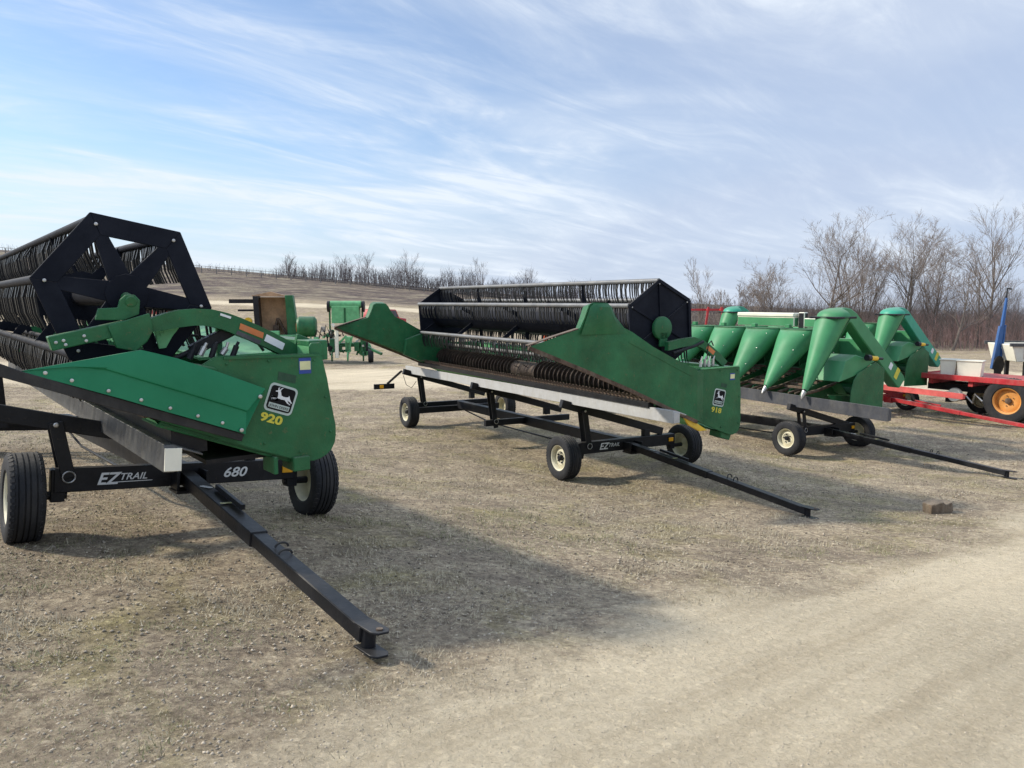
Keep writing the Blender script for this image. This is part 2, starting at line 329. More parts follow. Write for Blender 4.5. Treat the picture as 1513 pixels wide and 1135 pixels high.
def scatter(n, ymin, ymax, power=1.):
    t = rng.random(n); Y = ymin*(ymax/ymin)**(t**power); X = (rng.random(n)*2-1)*(Y*.74+1.0); return X, Y
def make_grass():
    X, Y = scatter(420000, 1.6, 26, .85); g = gravel_mask(X, Y); pt = vnoise(X, Y, .55, 21)*.6+vnoise(X, Y, .17, 22)*.4
    k = (rng.random(len(X)) > g*1.05+.02) & (pt > .30+.25*rng.random(len(X))); X = X[k]; Y = Y[k]; pt = pt[k]; n = len(X); Z = height(X, Y)
    a = rng.random(n)*2*PI; L = (.008+.020*rng.random(n)**1.6)*(1+Y*.05); W = .0013*(1+Y*.15); tuft = np.clip((vnoise(X, Y, .23, 41)-.55)*4, 0, 1); el = np.clip(rng.random(n)**2.0*.8+tuft*rng.random(n)*1.0, 0, 1.45); L = L*(1+.9*tuft)
    dx = np.cos(a)*np.cos(el)*L; dy = np.sin(a)*np.cos(el)*L; dz = np.sin(el)*L+.004
    px = -np.sin(a)*W; py = np.cos(a)*W
    V = np.empty((n, 3, 3)); V[:, 0] = np.stack([X-px, Y-py, Z], -1); V[:, 1] = np.stack([X+px, Y+py, Z], -1); V[:, 2] = np.stack([X+dx, Y+dy, Z+dz], -1)
    gr = (vnoise(X, Y, 1.7, 23) > .52) & (rng.random(n) < .6)
    c = np.where(gr[:, None], np.array([.24, .24, .12]), np.array([.46, .40, .28]))*(.45+.85*rng.random(n))[:, None]
    return soup('dry_grass', V.reshape(-1, 3), np.arange(3*n).reshape(-1, 3), np.repeat(c, 3, 0), cmat('dry_grass_blades'))
tag(make_grass(), 'thin dry grass blades over the yard', 'grass', kind='stuff')
def make_stones():
    X, Y = scatter(120000, 1.5, 17, .8); g = gravel_mask(X, Y); k = rng.random(len(X)) < .22+.3*vnoise(X, Y, .6, 31)+.25*np.exp(-((g-.4)/.3)**2); X = X[k]; Y = Y[k]; n = len(X); Z = height(X, Y)
    r = (.0026+.0085*rng.random(n)**4.)*(1+Y*.06)*(1-.5*g[k]); base = np.array([(1, 0, 0), (0, 1, 0), (-1, 0, 0), (0, -1, 0), (0, 0, .7), (0, 0, -.5)])
    V = base[None]*r[:, None, None]*(.6+.8*rng.random((n, 6, 1))); a = rng.random(n)*6.28; ca, sa = np.cos(a)[:, None], np.sin(a)[:, None]
    x = V[..., 0]*ca-V[..., 1]*sa; y = V[..., 0]*sa+V[..., 1]*ca; V = np.stack([x+X[:, None], y+Y[:, None], V[..., 2]+Z[:, None]+r[:, None]*.2+.003], -1)
    F = np.array([(0, 1, 4), (1, 2, 4), (2, 3, 4), (3, 0, 4), (1, 0, 5), (2, 1, 5), (3, 2, 5), (0, 3, 5)]); F = (F[None]+np.arange(n)[:, None, None]*6).reshape(-1, 3)
    gg = gravel_mask(X, Y); c = np.array([.44, .375, .285])*(.32+.55*gg+(1-.5*gg)*.95*rng.random(n)**1.2)[:, None]
    return soup('loose_gravel', V.reshape(-1, 3), F, np.repeat(c, 6, 0), cmat('loose_stone'))
tag(make_stones(), 'small loose stones scattered over the yard', 'gravel', kind='stuff')

# ------------------------------------------------------------------ wheels and header trailers
def wheel(parent, x, y, R=.35, W=.23, out=-1, rim='rim', name='wheel', z=None, spin=0.):
    """axle along X; out = side (−1/+1) of the dished outer face"""
    z = R if z is None else z; rr = R*.56
    b = MB()
    b.lathe([(rr, -W*.42), (rr*.93, -W*.36), (rr*.90, 0), (rr*.93, W*.36), (rr, W*.42), (rr*1.05, W*.44), (rr*1.0, W*.36), (rr*.99, -W*.36), (rr*1.05, -W*.44)], (0, 0, 0), 'x', 36)
    d = out*W*.10
    b.lathe([(rr*.94, d), (rr*.80, d+out*.012), (rr*.55, d+out*.03), (rr*.34, d+out*.008), (.001, d+out*.008), (.001, d-out*.010), (rr*.34, d-out*.010), (rr*.55, d+out*.012), (rr*.94, d-out*.018)], (0, 0, 0), 'x', 36)
    w = b.build(name, rim, parent, sharp=40); w.location = (x, y, z); w.rotation_euler = (spin, 0, 0)
    h = MB(); h.lathe([(.001, d), (rr*.24, d), (rr*.24, d+out*.06), (rr*.17, d+out*.075), (.001, d+out*.075)], (0, 0, 0), 'x', 20, closed=False)
    for k in range(5):
        t = k*2*PI/5; cy, cz = rr*.42*math.cos(t), rr*.42*math.sin(t); h.lathe([(.001, d+out*.02), (.014, d+out*.02), (.014, d+out*.045), (.001, d+out*.045)], (0, cy, cz), 'x', 6, closed=False)
    h.build('hub', 'black' if rim == 'rim' else 'rust', w)
    t = MB(); S = W/2; pr = [(rr*1.0, -S*.80), (rr*1.12, -S*.98), (R*.82, -S*1.05), (R*.93, -S*.98)]
    gs = [-.86, -.52, -.47, -.16, -.11, .11, .16, .47, .52, .86]
    pr.append((R*.985, -S*.88))
    for i, g in enumerate(gs[1:-1]):
        lo = i % 4 in (1, 2)
        pr.append((R*(1.0-.012*g*g)-(0 if (i % 2 == 0) else .0), S*g))
    pr2 = []
    last = None
    for r, a in pr: pr2.append((r, a))
    # grooves
    body = pr2[:5]; tread = []
    for c in (-.5, -.14, .14, .5):
        tread += [(R*(1-.01*c*c), S*(c-.05)), (R*.962, S*(c-.035)), (R*.962, S*(c+.035)), (R*(1-.01*c*c), S*(c+.05))]
    prof = body+tread+[(R*.985, S*.88), (R*.93, S*.98), (R*.82, S*1.05), (rr*1.12, S*.98), (rr*1.0, S*.80)]
    t.lathe(prof, (0, 0, 0), 'x', 56, closed=False)
    # shoulder lugs
    for k in range(44):
        a = 2*PI*k/44
        for sd in (-1, 1):
            p = Vector((sd*S*.93, R*.955*math.cos(a), R*.955*math.sin(a))); q = Vector((sd*S*.70, R*.998*math.cos(a), R*.998*math.sin(a)))
            t.beam(p, q, R*.085, .012, up=(0, math.cos(a), math.sin(a)))
    t.build('tyre', 'rubber', w, sharp=28)
    return w
def bolt(parent, p, r=.012, mat='steel', name='bolt', axis='y', side=-1):
    b = MB(); L = r*.9*side
    b.lathe([(.0005, 0), (r, 0), (r, L*.7), (r*.6, L), (.0005, L)], p, axis, 8, closed=False); return b.build(name, mat, parent)

def trailer(label, loc, rz, roll, pitch, paintm='black', R=.35, far=6.4, trk=1.2, rail=None, bars=(), tongue=3.45, tip_z=.14, railmat='grey', group='header trailers', rims='rim', tw=.15, hose=.055):
    t = thing('header_trailer', label, 'trailer', loc, rz, group, roll, pitch)
    for (x, y, o) in ((-trk, 0, -1), (trk, 0, 1), (-trk, far, -1), (trk, far, 1)):
        wheel(t, x, y, R, .24 if R > .3 else .2, o, rims, spin=random.random())
    az = .47
    ax = MB(); ax.box(-1.0, 1.0, -.06, .06, az-.095, az+.095); ax.tube([(-trk+.06, 0, R+.0), (-.9, 0, R+.0)], .035, 10); ax.tube([(trk-.06, 0, R), (.9, 0, R)], .035, 10)
    ax.box(-1.02, -.92, -.05, .05, R-.05, az+.09); ax.box(.92, 1.02, -.05, .05, R-.05, az+.09)
    ax.build('front_axle', paintm, t, .006)
    ax2 = MB(); ax2.box(-1.08, 1.08, far-.06, far+.06, R-.05, R+.09); ax2.build('rear_axle', paintm, t, .006)
    mb = MB(); mb.box(-.075, .075, .062, far-.062, az-.10, az+.08); mb.build('main_beam', paintm, t, .008)
    tr = MB(); tr.tube([(0, .3, az-.10), (0, 1.4, az-.26), (0, far-1.6, az-.26), (0, far-.3, az-.12)], .016, 6)
    tr.build('truss_rod', paintm, t)
    for (y, x0, z0, x1, z1) in bars:
        b = MB(); b.beam((x0, y, z0), (x1, y, z1), .09, .13, up=(0, 0, 1)); b.build('rest_bar', paintm, t, .006)
        xp = x0+.42; zt = z0+(z1-z0)*(xp-x0)/(x1-x0)
        p = MB(); p.beam((xp+.10, y-.063, az+.02 if y < .5 else az-.1), (xp, y-.063, zt), .10, .02, up=(0, 1, 0)); p.beam((xp+.10, y+.07, az-.02), (xp, y+.07, zt), .10, .02, up=(0, 1, 0))
        q = p.build('upright', paintm, t, .004)
        bolt(q, (xp, y-.075, zt-.02), .02)
        rr = MB(); pts = [(xp+.10+.045*math.cos(a), y-.078, az+.03+.045*math.sin(a)) for a in np.linspace(0, 2*PI, 17)]; rr.tube(pts, .006, 6, cap=False); rr.build('pin_ring', 'steel', q)
        p2 = MB(); xq = x1-.35; z2 = z0+(z1-z0)*(xq-x0)/(x1-x0)
        if z2 > az+.14:
            p2.box(xq-.06, xq+.06, y-.05, y+.05, az+.09, z2-.04); p2.build('upright', paintm, t, .004)
        if y > .5:
            cb = MB(); cb.box(-1.0, 1.0, y-.045, y+.045, az-.06, az+.06); cb.build('cross_beam', paintm, t, .005)
    if rail:
        x, y0, z0, y1, z1, h = rail
        b = MB(); pr = [(-.035, -h/2), (.03, -h/2), (.03, h/2-.02), (.20, h/2-.075), (.20, h/2-.06), (.02, h/2), (-.035, h/2)]
        d = []
        n = len(pr)
        for (yy, zz) in ((y0, z0), (y1, z1)):
            for a, c in pr: d.append((x+a, yy, zz+c))
        b._add(d, [tuple(range(n)), tuple(range(2*n-1, n-1, -1))]+[(i, n+i, n+(i+1) % n, (i+1) % n) for i in range(n)])
        rl = b.build('support_rail', railmat, t, .004)
        e = MB(); e.box(x-.035, x+.065, y0-.02, y0-.002, z0-h/2+.01, z0+h/2-.02); e.build('rail_end_cap', 'cream' if railmat == 'galv' else railmat, rl, .002)
    # tongue
    tg = MB(); st = Vector((0, -.062, az-.02)); en = Vector((0, -tongue+.16, tip_z+.02)); mid = st.lerp(en, .52)
    tg.beam(st, mid, tw, .105); 
    d = (en-st).normalized()
    tg.beam(mid-d*.05, en, tw*.84, .088)
    to = tg.build('tongue', paintm, t, .006)
    cl = MB(); zt = tip_z+.065; pl = [(-.055, -tongue+.22), (-.055, -tongue+.04), (-.03, -tongue), (.03, -tongue), (.055, -tongue+.04), (.055, -tongue+.22)]
    cl.prism(pl, tip_z+.062, tip_z+.074, 'z'); cl.prism(pl, tip_z-.06, tip_z-.048, 'z'); cl.tube([(0, -tongue+.16, tip_z-.048), (0, -tongue+.16, tip_z+.062)], .04, 10)
    cl.build('hitch_clevis', paintm, to, .002)
    pn = MB(); pn.lathe([(.001, tip_z+.075), (.018, tip_z+.075), (.018, tip_z+.082), (.001, tip_z+.082)], (0, -tongue+.045, 0), 'z', 14, closed=False); pn.build('pin_hole', 'rust', to)
    lt = MB(); m1 = st.lerp(en, .20); m2 = st.lerp(en, .38)
    lt.beam(m1+Vector((.05, 0, .085)), m2+Vector((.05, 0, .085)), .035, .04); lt.build('brace_bar', paintm, to, .004)
    for fr, off in ((.62, .03), (.66, .0)):
        p = st.lerp(en, fr)+Vector((0, 0, .055)); h = MB(); pts = [p+Vector((off-.045*math.cos(a), 0, hose*math.sin(a)-.005)) for a in np.linspace(0, PI, 9)]
        h.tube(pts, .008, 6, up=(0, 1, 0)); h.build('hose_loop', 'hose', to)
    s = MB(); p = st.lerp(en, .17)+Vector((0, 0, .063)); s.beam(p+Vector((-.03, .045, 0)), p+Vector((.02, -.045, -.005)), .035, .005); s.build('warning_label', 'wht_dec', to)
    s = MB(); p = st.lerp(en, .315)+Vector((0, 0, .064)); s.beam(p+Vector((-.045, 0, 0)), p+Vector((.045, 0, 0)), .035, .005); s.build('serial_label', 'crm_dec', to)
    # braces from axle to tongue
    b = MB(); b.box(-.14, .14, -.30, -.062, az-.13, az-.105); b.box(-.13, -.105, -.26, -.062, az-.105, az+.05); b.box(.105, .13, -.26, -.062, az-.105, az+.05); b.build('tongue_socket', paintm, t, .004)
    am = MB(); am.box(.86, .96, -.080, -.062, az-.03, az+.035); am.build('side_reflector', 'amber', t, .003)
    return t

Z1 = gz(-2.9, 6.5)
R1 = math.radians(38.7); R2 = math.radians(30.1); R3 = math.radians(33)
O1 = (-2.9, 6.5, -.405); O2 = (1.93, 12.55, -1.275); O3 = (6.84, 16.35, -1.68); O4 = (11.0, 22.2, -1.72)
t1 = trailer('black header trailer under the nearest header, with the number 680 on its axle', O1, R1, .088, -.045, rail=(-.64, -1.95, .855, 6.9, 1.255, .175), railmat='galv',
             bars=((0, -1.42, 1.02, .62, .62), (6.1, -1.3, 1.30, .7, .82)), tongue=3.56, tip_z=.045, hose=.03, tw=.125)
t2 = trailer('black header trailer with a white support rail in the middle of the yard', O2, R2, .01, -.012, rail=(-1.13, -2.4, 1.275, 6.9, 1.305, .17), railmat='white',
             bars=((0, -1.34, 1.22, .75, .62), (3.2, -1.3, 1.24, .8, .64), (6.6, -1.34, 1.28, .8, .66)), tongue=3.8, tip_z=.13, trk=1.28, tw=.13)
t3 = trailer('black header trailer with cream rims under the nearer corn head', O3, R3, .035, -.015, rail=(-1.1, -2.05, 1.06, 6.6, 1.36, .25), railmat='grey',
             bars=((0, -1.3, 1.02, .8, .52), (5.0, -1.3, 1.2, .8, .62)), tongue=3.82, tip_z=.12, trk=1.24, tw=.13)
t4 = trailer('red header trailer with a long red tongue under the rear corn head', O4, R3, 0, -.005, paintm='red', R=.33, rail=(-1.1, -2.75, .84, 5.6, 1.05, .15), railmat='pinkred',
             bars=((0, -1.3, .92, .8, .50), (4.6, -1.3, 1.0, .8, .6)), tongue=4.3, tip_z=.06, trk=1.2, tw=.14)
# trailer lettering (near face of the front axle)
text('brand_lettering', 'EZ', .135, (-.70, -.063, .425), 'wht_dec', t1, 0, .32, bold=.003)
text('brand_lettering', 'TRAIL', .078, (-.535, -.063, .455), 'wht_dec', t1, 0, .32, sx=1.05, bold=.001)
u = MB(); u.prism([(-.56, .435), (-.28, .437), (-.275, .443), (-.555, .441)], -.0645, -.062); u.build('brand_underline', 'wht_dec', t1)
text('model_number', '680', .12, (.31, -.063, .43), 'wht_dec', t1, 0, .3, sx=1.15, bold=.002)
text('brand_lettering', 'EZ', .15, (-.62, -.063, .425), 'wht_dec', t2, 0, .32, bold=.003)
text('brand_lettering', 'TRAIL', .085, (-.44, -.063, .455), 'wht_dec', t2, 0, .32, sx=1.05)
# tail light bracket on the far end of the second trailer
lb = MB(); lb.beam((-1.42, 6.5, 1.30), (-1.62, 6.9, .98), .05, .04); lb.box(-1.95, -1.45, 6.88, 6.93, .86, .98)
lo = lb.build('light_bracket', 'black', t2, .004)
q = MB(); q.box(-1.82, -1.73, 6.85, 6.88, .88, .96); q.build('tail_light', 'amber', lo, .004)
w = MB(); w.tube([(-1.40, 6.45, 1.2), (-1.33, 6.45, .98), (-1.2, 6.45, .9), (-1.08, 6.45, 1.05)], .007, 5); w.build('light_wire', 'hose', lo)
# lamp and bar behind the first trailer rail
lb = MB(); lb.box(-1.75, -1.05, 5.3, 5.36, 1.0, 1.12); lo = lb.build('light_bracket', 'black', t1, .004)
q = MB(); q.box(-1.66, -1.50, 5.27, 5.30, 1.02, 1.10); q.build('tail_light', 'amber', lo, .004)

# ------------------------------------------------------------------ grain headers
def rot2(pts, c, a):
    return [(c[0]+x*math.cos(a)-z*math.sin(a), c[1]+x*math.sin(a)+z*math.cos(a)) for x, z in pts]
def rrect(w, h, r, n=5):
    out = []
    for cx, cz, a0 in ((w/2-r, h/2-r, 0), (-w/2+r, h/2-r, 90), (-w/2+r, -h/2+r, 180), (w/2-r, -h/2+r, 270)):
        for k in range(n+1):
            a = math.radians(a0+90*k/n); out.append((cx+r*math.cos(a), cz+r*math.sin(a)))
    return out
DEER = [(-.36, .02), (-.44, -.05), (-.41, -.09), (-.30, -.03), (-.20, -.06), (-.16, .02), (-.17, .14), (-.21, .24), (-.30, .22), (-.31, .26), (-.22, .30), (-.24, .40), (-.17, .45), (-.20, .37), (-.17, .33), (-.10, .44), (-.03, .46),
        (-.10, .38), (-.12, .30), (-.08, .24), (-.04, .12), (.06, .09), (.18, .10), (.27, .14), (.25, .20), (.30, .16), (.33, .08), (.40, -.02), (.46, -.08), (.43, -.11), (.34, -.05), (.24, -.02), (.33, -.12), (.42, -.16), (.40, -.19), (.27, -.14),
        (.14, -.03), (.0, -.05), (-.10, -.03), (-.20, -.12), (-.36, -.13), (-.38, -.16), (-.18, -.17), (-.08, -.10), (-.16, -.01), (-.26, .02)]
def emblem(parent, c, ang, w, h, y, num):
    e = MB(); e.prism(rot2(rrect(w, h, w*.16), c, ang), y, y-.002); e1 = e.build('emblem', 'sil_dec', parent)
    e = MB(); e.prism(rot2(rrect(w*.86, h*.84, w*.11), c, ang), y-.0025, y-.0035); e.build('emblem_field', 'blk_dec', e1)
    e = MB(); e.prism(rot2([(x*w*.86, z*h*.80+h*.03) for x, z in DEER], c, ang), y-.004, y-.0055); e.build('leaping_deer', 'wht_dec', e1)
    e = MB(); e.prism(rot2([(-w*.36, -h*.36), (w*.36, -h*.36), (w*.37, -h*.19), (-w*.37, -h*.19)], c, ang), y-.004, y-.005); e.build('emblem_band', 'sil_dec', e1)
    p = rot2([(-w*.33, -h*.325)], c, ang)[0]; text('emblem_lettering', 'JOHN DEERE', h*.13, (p[0], y-.006, p[1]), 'blk_dec', e1, -ang, ex=.0005, sx=.95)
    p = rot2([(-w*.50, -h*.5-h*.37)], c, ang)[0]; text('header_number', num, h*.40, (p[0], y-.002, p[1]), 'yel_dec', parent, -ang, ex=.001, sx=1.35, bold=.003)
def reel(parent, c, r, y0, y1, a0, solid, tines=.085, tlen=.27, cr=.08, tube='galv', tr=.029):
    cx, cz = c; b = MB(); b.tube([(cx, y0+.02, cz), (cx, y1-.02, cz)], cr, 18); core = b.build('reel', 'frame', parent)
    vs = [(cx+r*math.cos(math.radians(a0+60*k)), cz+r*math.sin(math.radians(a0+60*k))) for k in range(6)]
    def end(y, t=.012, solid=solid, w=.105):
        b = MB()
        if solid:
            b.prism(vs, y-t/2, y+t/2)
            for k in range(6):
                v, v2 = vs[k], vs[(k+1) % 6]; b.beam((v[0], y-.02, v[1]), (v2[0], y-.02, v2[1]), .05, .03, up=(0, 1, 0))
                b.beam((cx, y-.014, cz), (v[0], y-.014, v[1]), .025, .02, up=(0, 1, 0))
        else:
            for k in range(6):
                v, v2 = vs[k], vs[(k+1) % 6]; n = Vector((v[0]-cx, v[1]-cz)); n2 = Vector((v2[0]-cx, v2[1]-cz)); f = 1-w/r*1.0
                o = 1.085
                b.prism([(cx+n.x*o, cz+n.y*o), (cx+n2.x*o, cz+n2.y*o), (cx+n2.x*f, cz+n2.y*f), (cx+n.x*f, cz+n.y*f)], y-t, y+t)
                d = n.normalized(); s = Vector((-d.y, d.x)); p0 = Vector((cx, cz)); p1 = p0+n*(f+.05)
                b.prism([tuple(p0+s*.075), tuple(p1+s*.038), tuple(p1-s*.038), tuple(p0-s*.075)], y-t*.8, y+t*.8)
            b.prism([(cx+.13*math.cos(a), cz+.13*math.sin(a)) for a in np.linspace(0, 2*PI, 13)[:-1]], y-t*1.5, y+t*1.5)
        return b.build('reel_end_frame', 'frame', core, .003)
    e = end(y0); end(y1)
    for v in vs: bolt(e, (v[0]*.93+cx*.07, y0-.02, v[1]*.93+cz*.07), .011)
    n = max(2, round((y1-y0)/1.75))
    for k in range(1, n):
        y = y0+(y1-y0)*k/n; b = MB()
        for v in vs: b.beam((cx, y, cz), (v[0], y, v[1]), .10, .012, up=(0, 1, 0), w2=.06)
        b.prism([(cx+.20*math.cos(a), cz+.20*math.sin(a)) for a in np.linspace(0, 2*PI, 13)[:-1]], y-.008, y+.008)
        b.build('reel_spider', 'frame', core)
    for k, v in enumerate(vs):
        b = MB(); b.tube([(v[0], y0-.01, v[1]), (v[0], y1+.01, v[1])], tr, 10, mi=0)
        y = y0+.05
        while y < y1-.03:
            if random.random() < .04: y += tines; continue
            jx = random.uniform(-.02, .02)*(3 if random.random() < .05 else 1); w = .014
            p = [(0, -.0), (-.012+jx, -tlen*.35), (.0+jx, -tlen*.7), (.035+jx, -tlen)]
            # flat tapered finger, slightly hooked to the rear
            for i in range(3):
                a, c2 = p[i], p[i+1]; wa = w*(1-.22*i); wb = w*(1-.22*(i+1))
                A = [(v[0]+a[0], y-wa, v[1]+a[1]), (v[0]+a[0], y+wa, v[1]+a[1]), (v[0]+c2[0], y+wb, v[1]+c2[1]), (v[0]+c2[0], y-wb, v[1]+c2[1])]
                B = [(q[0]+.016-.003*i, q[1], q[2]) for q in A]
                b._add(A+B, [(0, 1, 2, 3), (7, 6, 5, 4), (0, 4, 5, 1), (2, 6, 7, 3), (1, 5, 6, 2), (3, 7, 4, 0)], 1)
            y += tines
        b.build('tine_bar', [tube, 'tine'], core, sharp=40)
    return core
def guards(parent, x, z, y0, y1, sp=.085, slope=.3):
    b = MB(); b.beam((x+.06, y0, z-.015), (x+.06, y1, z-.015), .10, .022); y = y0+.04
    while y < y1:
        b.beam((x+.05, y, z), (x-.11, y, z+.02+.05*slope), .03, .03, w2=.008, h2=.01); b.beam((x+.08, y, z+.012), (x-.02, y, z+.045), .022, .010)
        y += sp
    return b.build('cutterbar', 'rust', parent, recalc=True)
def auger(parent, c, y0, y1, r=.15, R_=.27, mat='rust', pitch=.42):
    b = MB(); b.tube([(c[0], y0, c[1]), (c[0], y1, c[1])], r, 20)
    ym = (y0+y1)/2; n = 18
    for (a, e, s) in ((y0, ym-.4, 1), (y1, ym+.4, -1)):
        k = int(abs(e-a)/pitch*n); vs = []
        for i in range(k+1):
            t = 2*PI*i/n*s; y = a+(e-a)*i/k
            for rad, dy in ((r*.98, -.004), (R_, -.004), (R_, .004), (r*.98, .004)): vs.append((c[0]+rad*math.cos(t), y+dy, c[1]+rad*math.sin(t)))
        fs = []
        for i in range(k):
            for j in range(4): fs.append((i*4+j, i*4+(j+1) % 4, (i+1)*4+(j+1) % 4, (i+1)*4+j))
        b._add(vs, fs)
    f = b
    for i in range(26):
        t = i*1.9; y = ym-.38+.03*i; f.tube([(c[0]+r*math.cos(t), y, c[1]+r*math.sin(t)), (c[0]+(R_+.05)*math.cos(t), y, c[1]+(R_+.05)*math.sin(t))], .008, 5)
    return b.build('auger', mat, parent, sharp=50)
def trough(parent, prof, y0, y1, back):
    b = MB(); n = len(prof); vs = []
    for y in (y0, y1):
        for x, z in prof: vs.append((x, y, z))
    for y in (y0, y1):
        for x, z in prof: vs.append((x+.012, y, z-.02))
    fs = []
    for i in range(n-1):
        fs += [(i, i+1, n+i+1, n+i), (2*n+i, 3*n+i, 3*n+i+1, 2*n+i+1)]
    for a in (0, n-1): fs.append((a, n+a, 3*n+a, 2*n+a))
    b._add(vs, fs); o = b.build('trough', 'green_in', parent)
    bx = MB(); x, z = back; bx.box(x, x+.14, y0+.02, y1-.02, z-.14, z); bx.box(x+.02, x+.12, y0+.02, y1-.02, prof[-2][1]+.05, prof[-2][1]+.19)
    nrib = int((y1-y0)/.9)
    for k in range(nrib+1):
        y = y0+.05+(y1-y0-.15)*k/nrib; bx.box(x+.03, x+.10, y, y+.05, prof[-2][1]+.18, z-.13)
    bx.build('back_frame', 'green', parent, .006); return o

# header one ----------------------------------------------------------------
h1 = thing('grain_header', 'green grain header numbered 920 with an open black reel frame, nearest at left', 'header', O1, R1, 'grain headers')
YP = -1.90
panel_o = [(-.25, 1.62), (.10, 1.617), (.40, 1.612), (.48, 1.605), (.52, 1.43), (.55, 1.23), (.575, 1.09), (.575, 1.02), (.565, .965), (.54, .92), (.50, .885), (.45, .862), (.40, .853), (.34, .857), (.28, .87), (.02, .97), (-.22, 1.07), (-.50, 1.20), (-.56, 1.33), (-.45, 1.50)]
b = MB(); b.prism(panel_o, YP, YP+.025); p1 = b.build('side_panel', 'green', h1, .007, seg=2)
b = MB(); b.prism([(-.20, 1.60), (.44, 1.592), (.44, 1.606), (-.20, 1.616)], YP-.012, YP-.001); b.build('panel_lip', 'green', p1)
shield = [(-1.31, 1.590), (-1.17, 1.613), (-.70, 1.685), (-.50, 1.625), (-.27, 1.535), (.04, 1.40), (-.03, 1.24), (-.10, 1.11), (-.40, 1.23), (-.82, 1.40), (-1.18, 1.54)]
# moulded: outer skin bulges towards the rib
def shield_mesh():
    rib = [(-1.05, 1.605), (-.90, 1.585), (-.66, 1.49), (-.38, 1.38), (-.09, 1.265)]
    up = [(-1.31, 1.592), (-.70, 1.685), (-.50, 1.625), (-.25, 1.525), (.04, 1.40)]
    lo = [(-1.31, 1.588), (-.82, 1.40), (-.62, 1.318), (-.40, 1.23), (-.10, 1.11)]
    rows = [(up, -1.945), (up, -1.980), ([(a[0]*.06+b_[0]*.94, a[1]*.06+b_[1]*.94) for a, b_ in zip(up, rib)], -1.992), (rib, -1.990), ([(a[0]*.94+b_[0]*.06, a[1]*.94+b_[1]*.06) for a, b_ in zip(rib, lo)], -1.978), (lo, -1.975), (lo, -1.945)]
    vs = []; n = 5
    for r, y in rows:
        for i, (x, z) in enumerate(r): 
            k = .0 if i > 0 else .03
            vs.append((x, y+k*(1 if y < -1.95 else 0), z))
    fs = [(r*n+i, r*n+i+1, (r+1)*n+i+1, (r+1)*n+i) for r in range(len(rows)-1) for i in range(n-1)]
    fs += [tuple(r*n+n-1 for r in range(len(rows))), tuple(r*n for r in range(len(rows)))[::-1], ]
    fs += [((len(rows)-1)*n+i, (len(rows)-1)*n+i+1, i+1, i) for i in range(n-1)]
    b = MB(); b._add(vs, fs); return b
sh = shield_mesh().build('divider_shield', 'poly', h1, .004, seg=2, sharp=22)
sh['label'] = 'bright green plastic divider shield with an embossed rib'
for t in (.06, .17, .33, .48, .62, .76, .89):
    bolt(sh, (-1.27+1.15*t, -1.977, 1.592-.455*t+.012), .011, 'steel')
for x, z in ((-.13, 1.14), (.0, 1.35)): bolt(sh, (x, -1.985, z), .014, 'steel')
b = MB(); b.prism([(-1.9, 1.83), (-1.40, 1.635), (-1.30, 1.586), (-1.17, 1.534), (-.81, 1.392), (-.39, 1.222), (-.10, 1.105), (-.12, 1.06), (-.39, 1.165), (-.82, 1.325), (-1.17, 1.47), (-1.41, 1.565), (-1.9, 1.75)], -1.955, -1.925); b.build('rubber_skirt', 'hose', h1, .003)
# inner divider body behind the shield
b = MB(); b.prism([(-1.25, 1.56), (-.70, 1.65), (-.25, 1.55), (-.15, 1.10), (-.45, 1.17), (-.95, 1.40)], -1.92, -1.60); b.build('divider_body', 'green', h1, .01)
b = MB(); b.prism([(-.62, 1.20), (.30, .83), (.36, .90), (-.55, 1.27)], -1.86, -1.50); b.build('lower_bracket', 'green', h1, .006)
b = MB(); b.box(.24, .36, -1.93, -1.72, .80, .90); b.box(.10, .13, -1.93, -1.72, .80, .92); b.build('rear_lug', 'green', h1, .006)
trough(h1, [(-.62, 1.235), (-.35, 1.12), (0, .98), (.22, .92), (.36, .98), (.42, 1.15), (.40, 1.66)], YP+.03, 6.6, (.41, 1.70))
guards(h1, -.68, 1.275, YP+.1, 6.6)
auger(h1, (-.02, 1.31), YP+.08, 6.5, .13, .22, 'green')
b = MB(); b.prism([(-.6, 1.2), (.5, .85), (.5, 1.6), (-.3, 1.6)], 6.6, 6.63); b.build('side_panel', 'green', h1, .006)
reel(h1, (-.665, 2.02), .495, -1.5, 6.5, -12+2, False, .046, .30, tube='frame')
b = MB(); b.box(-.52, -.30, YP+.08, 6.4, 1.00, 1.16); b.box(-.30, .20, YP+.12, 6.4, .90, .93); b.build('under_frame', 'black', h1)
# light rear hood above the trough
b = MB(); A = [(-.20, -1.36, 1.58), (.43, -1.36, 1.60), (.40, -1.05, 1.72), (.36, -.7, 1.80), (.34, .6, 1.84), (-.10, .6, 1.62), (-.16, -.7, 1.60)]
b._add(A+[(x+.01, y, z-.02) for x, y, z in A], [tuple(range(7)), tuple(range(13, 6, -1))]+[(i, 7+i, 7+(i+1) % 7, (i+1) % 7) for i in range(7)])
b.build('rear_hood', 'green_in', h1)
b = MB(); b.tube([(-.07, -1.36, 1.62), (-.06, -1.36, 1.70), (.03, -1.36, 1.765), (.13, -1.36, 1.75), (.22, -1.36, 1.68), (.27, -1.36, 1.61)], .011, 8); b.build('hydraulic_hose', 'hose', h1)
b = MB(); b.tube([(-.05, -1.33, 1.60), (-.12, -1.33, 1.72), (-.25, -1.33, 1.74), (-.35, -1.33, 1.66)], .010, 8); b.build('hydraulic_hose', 'hose', h1)
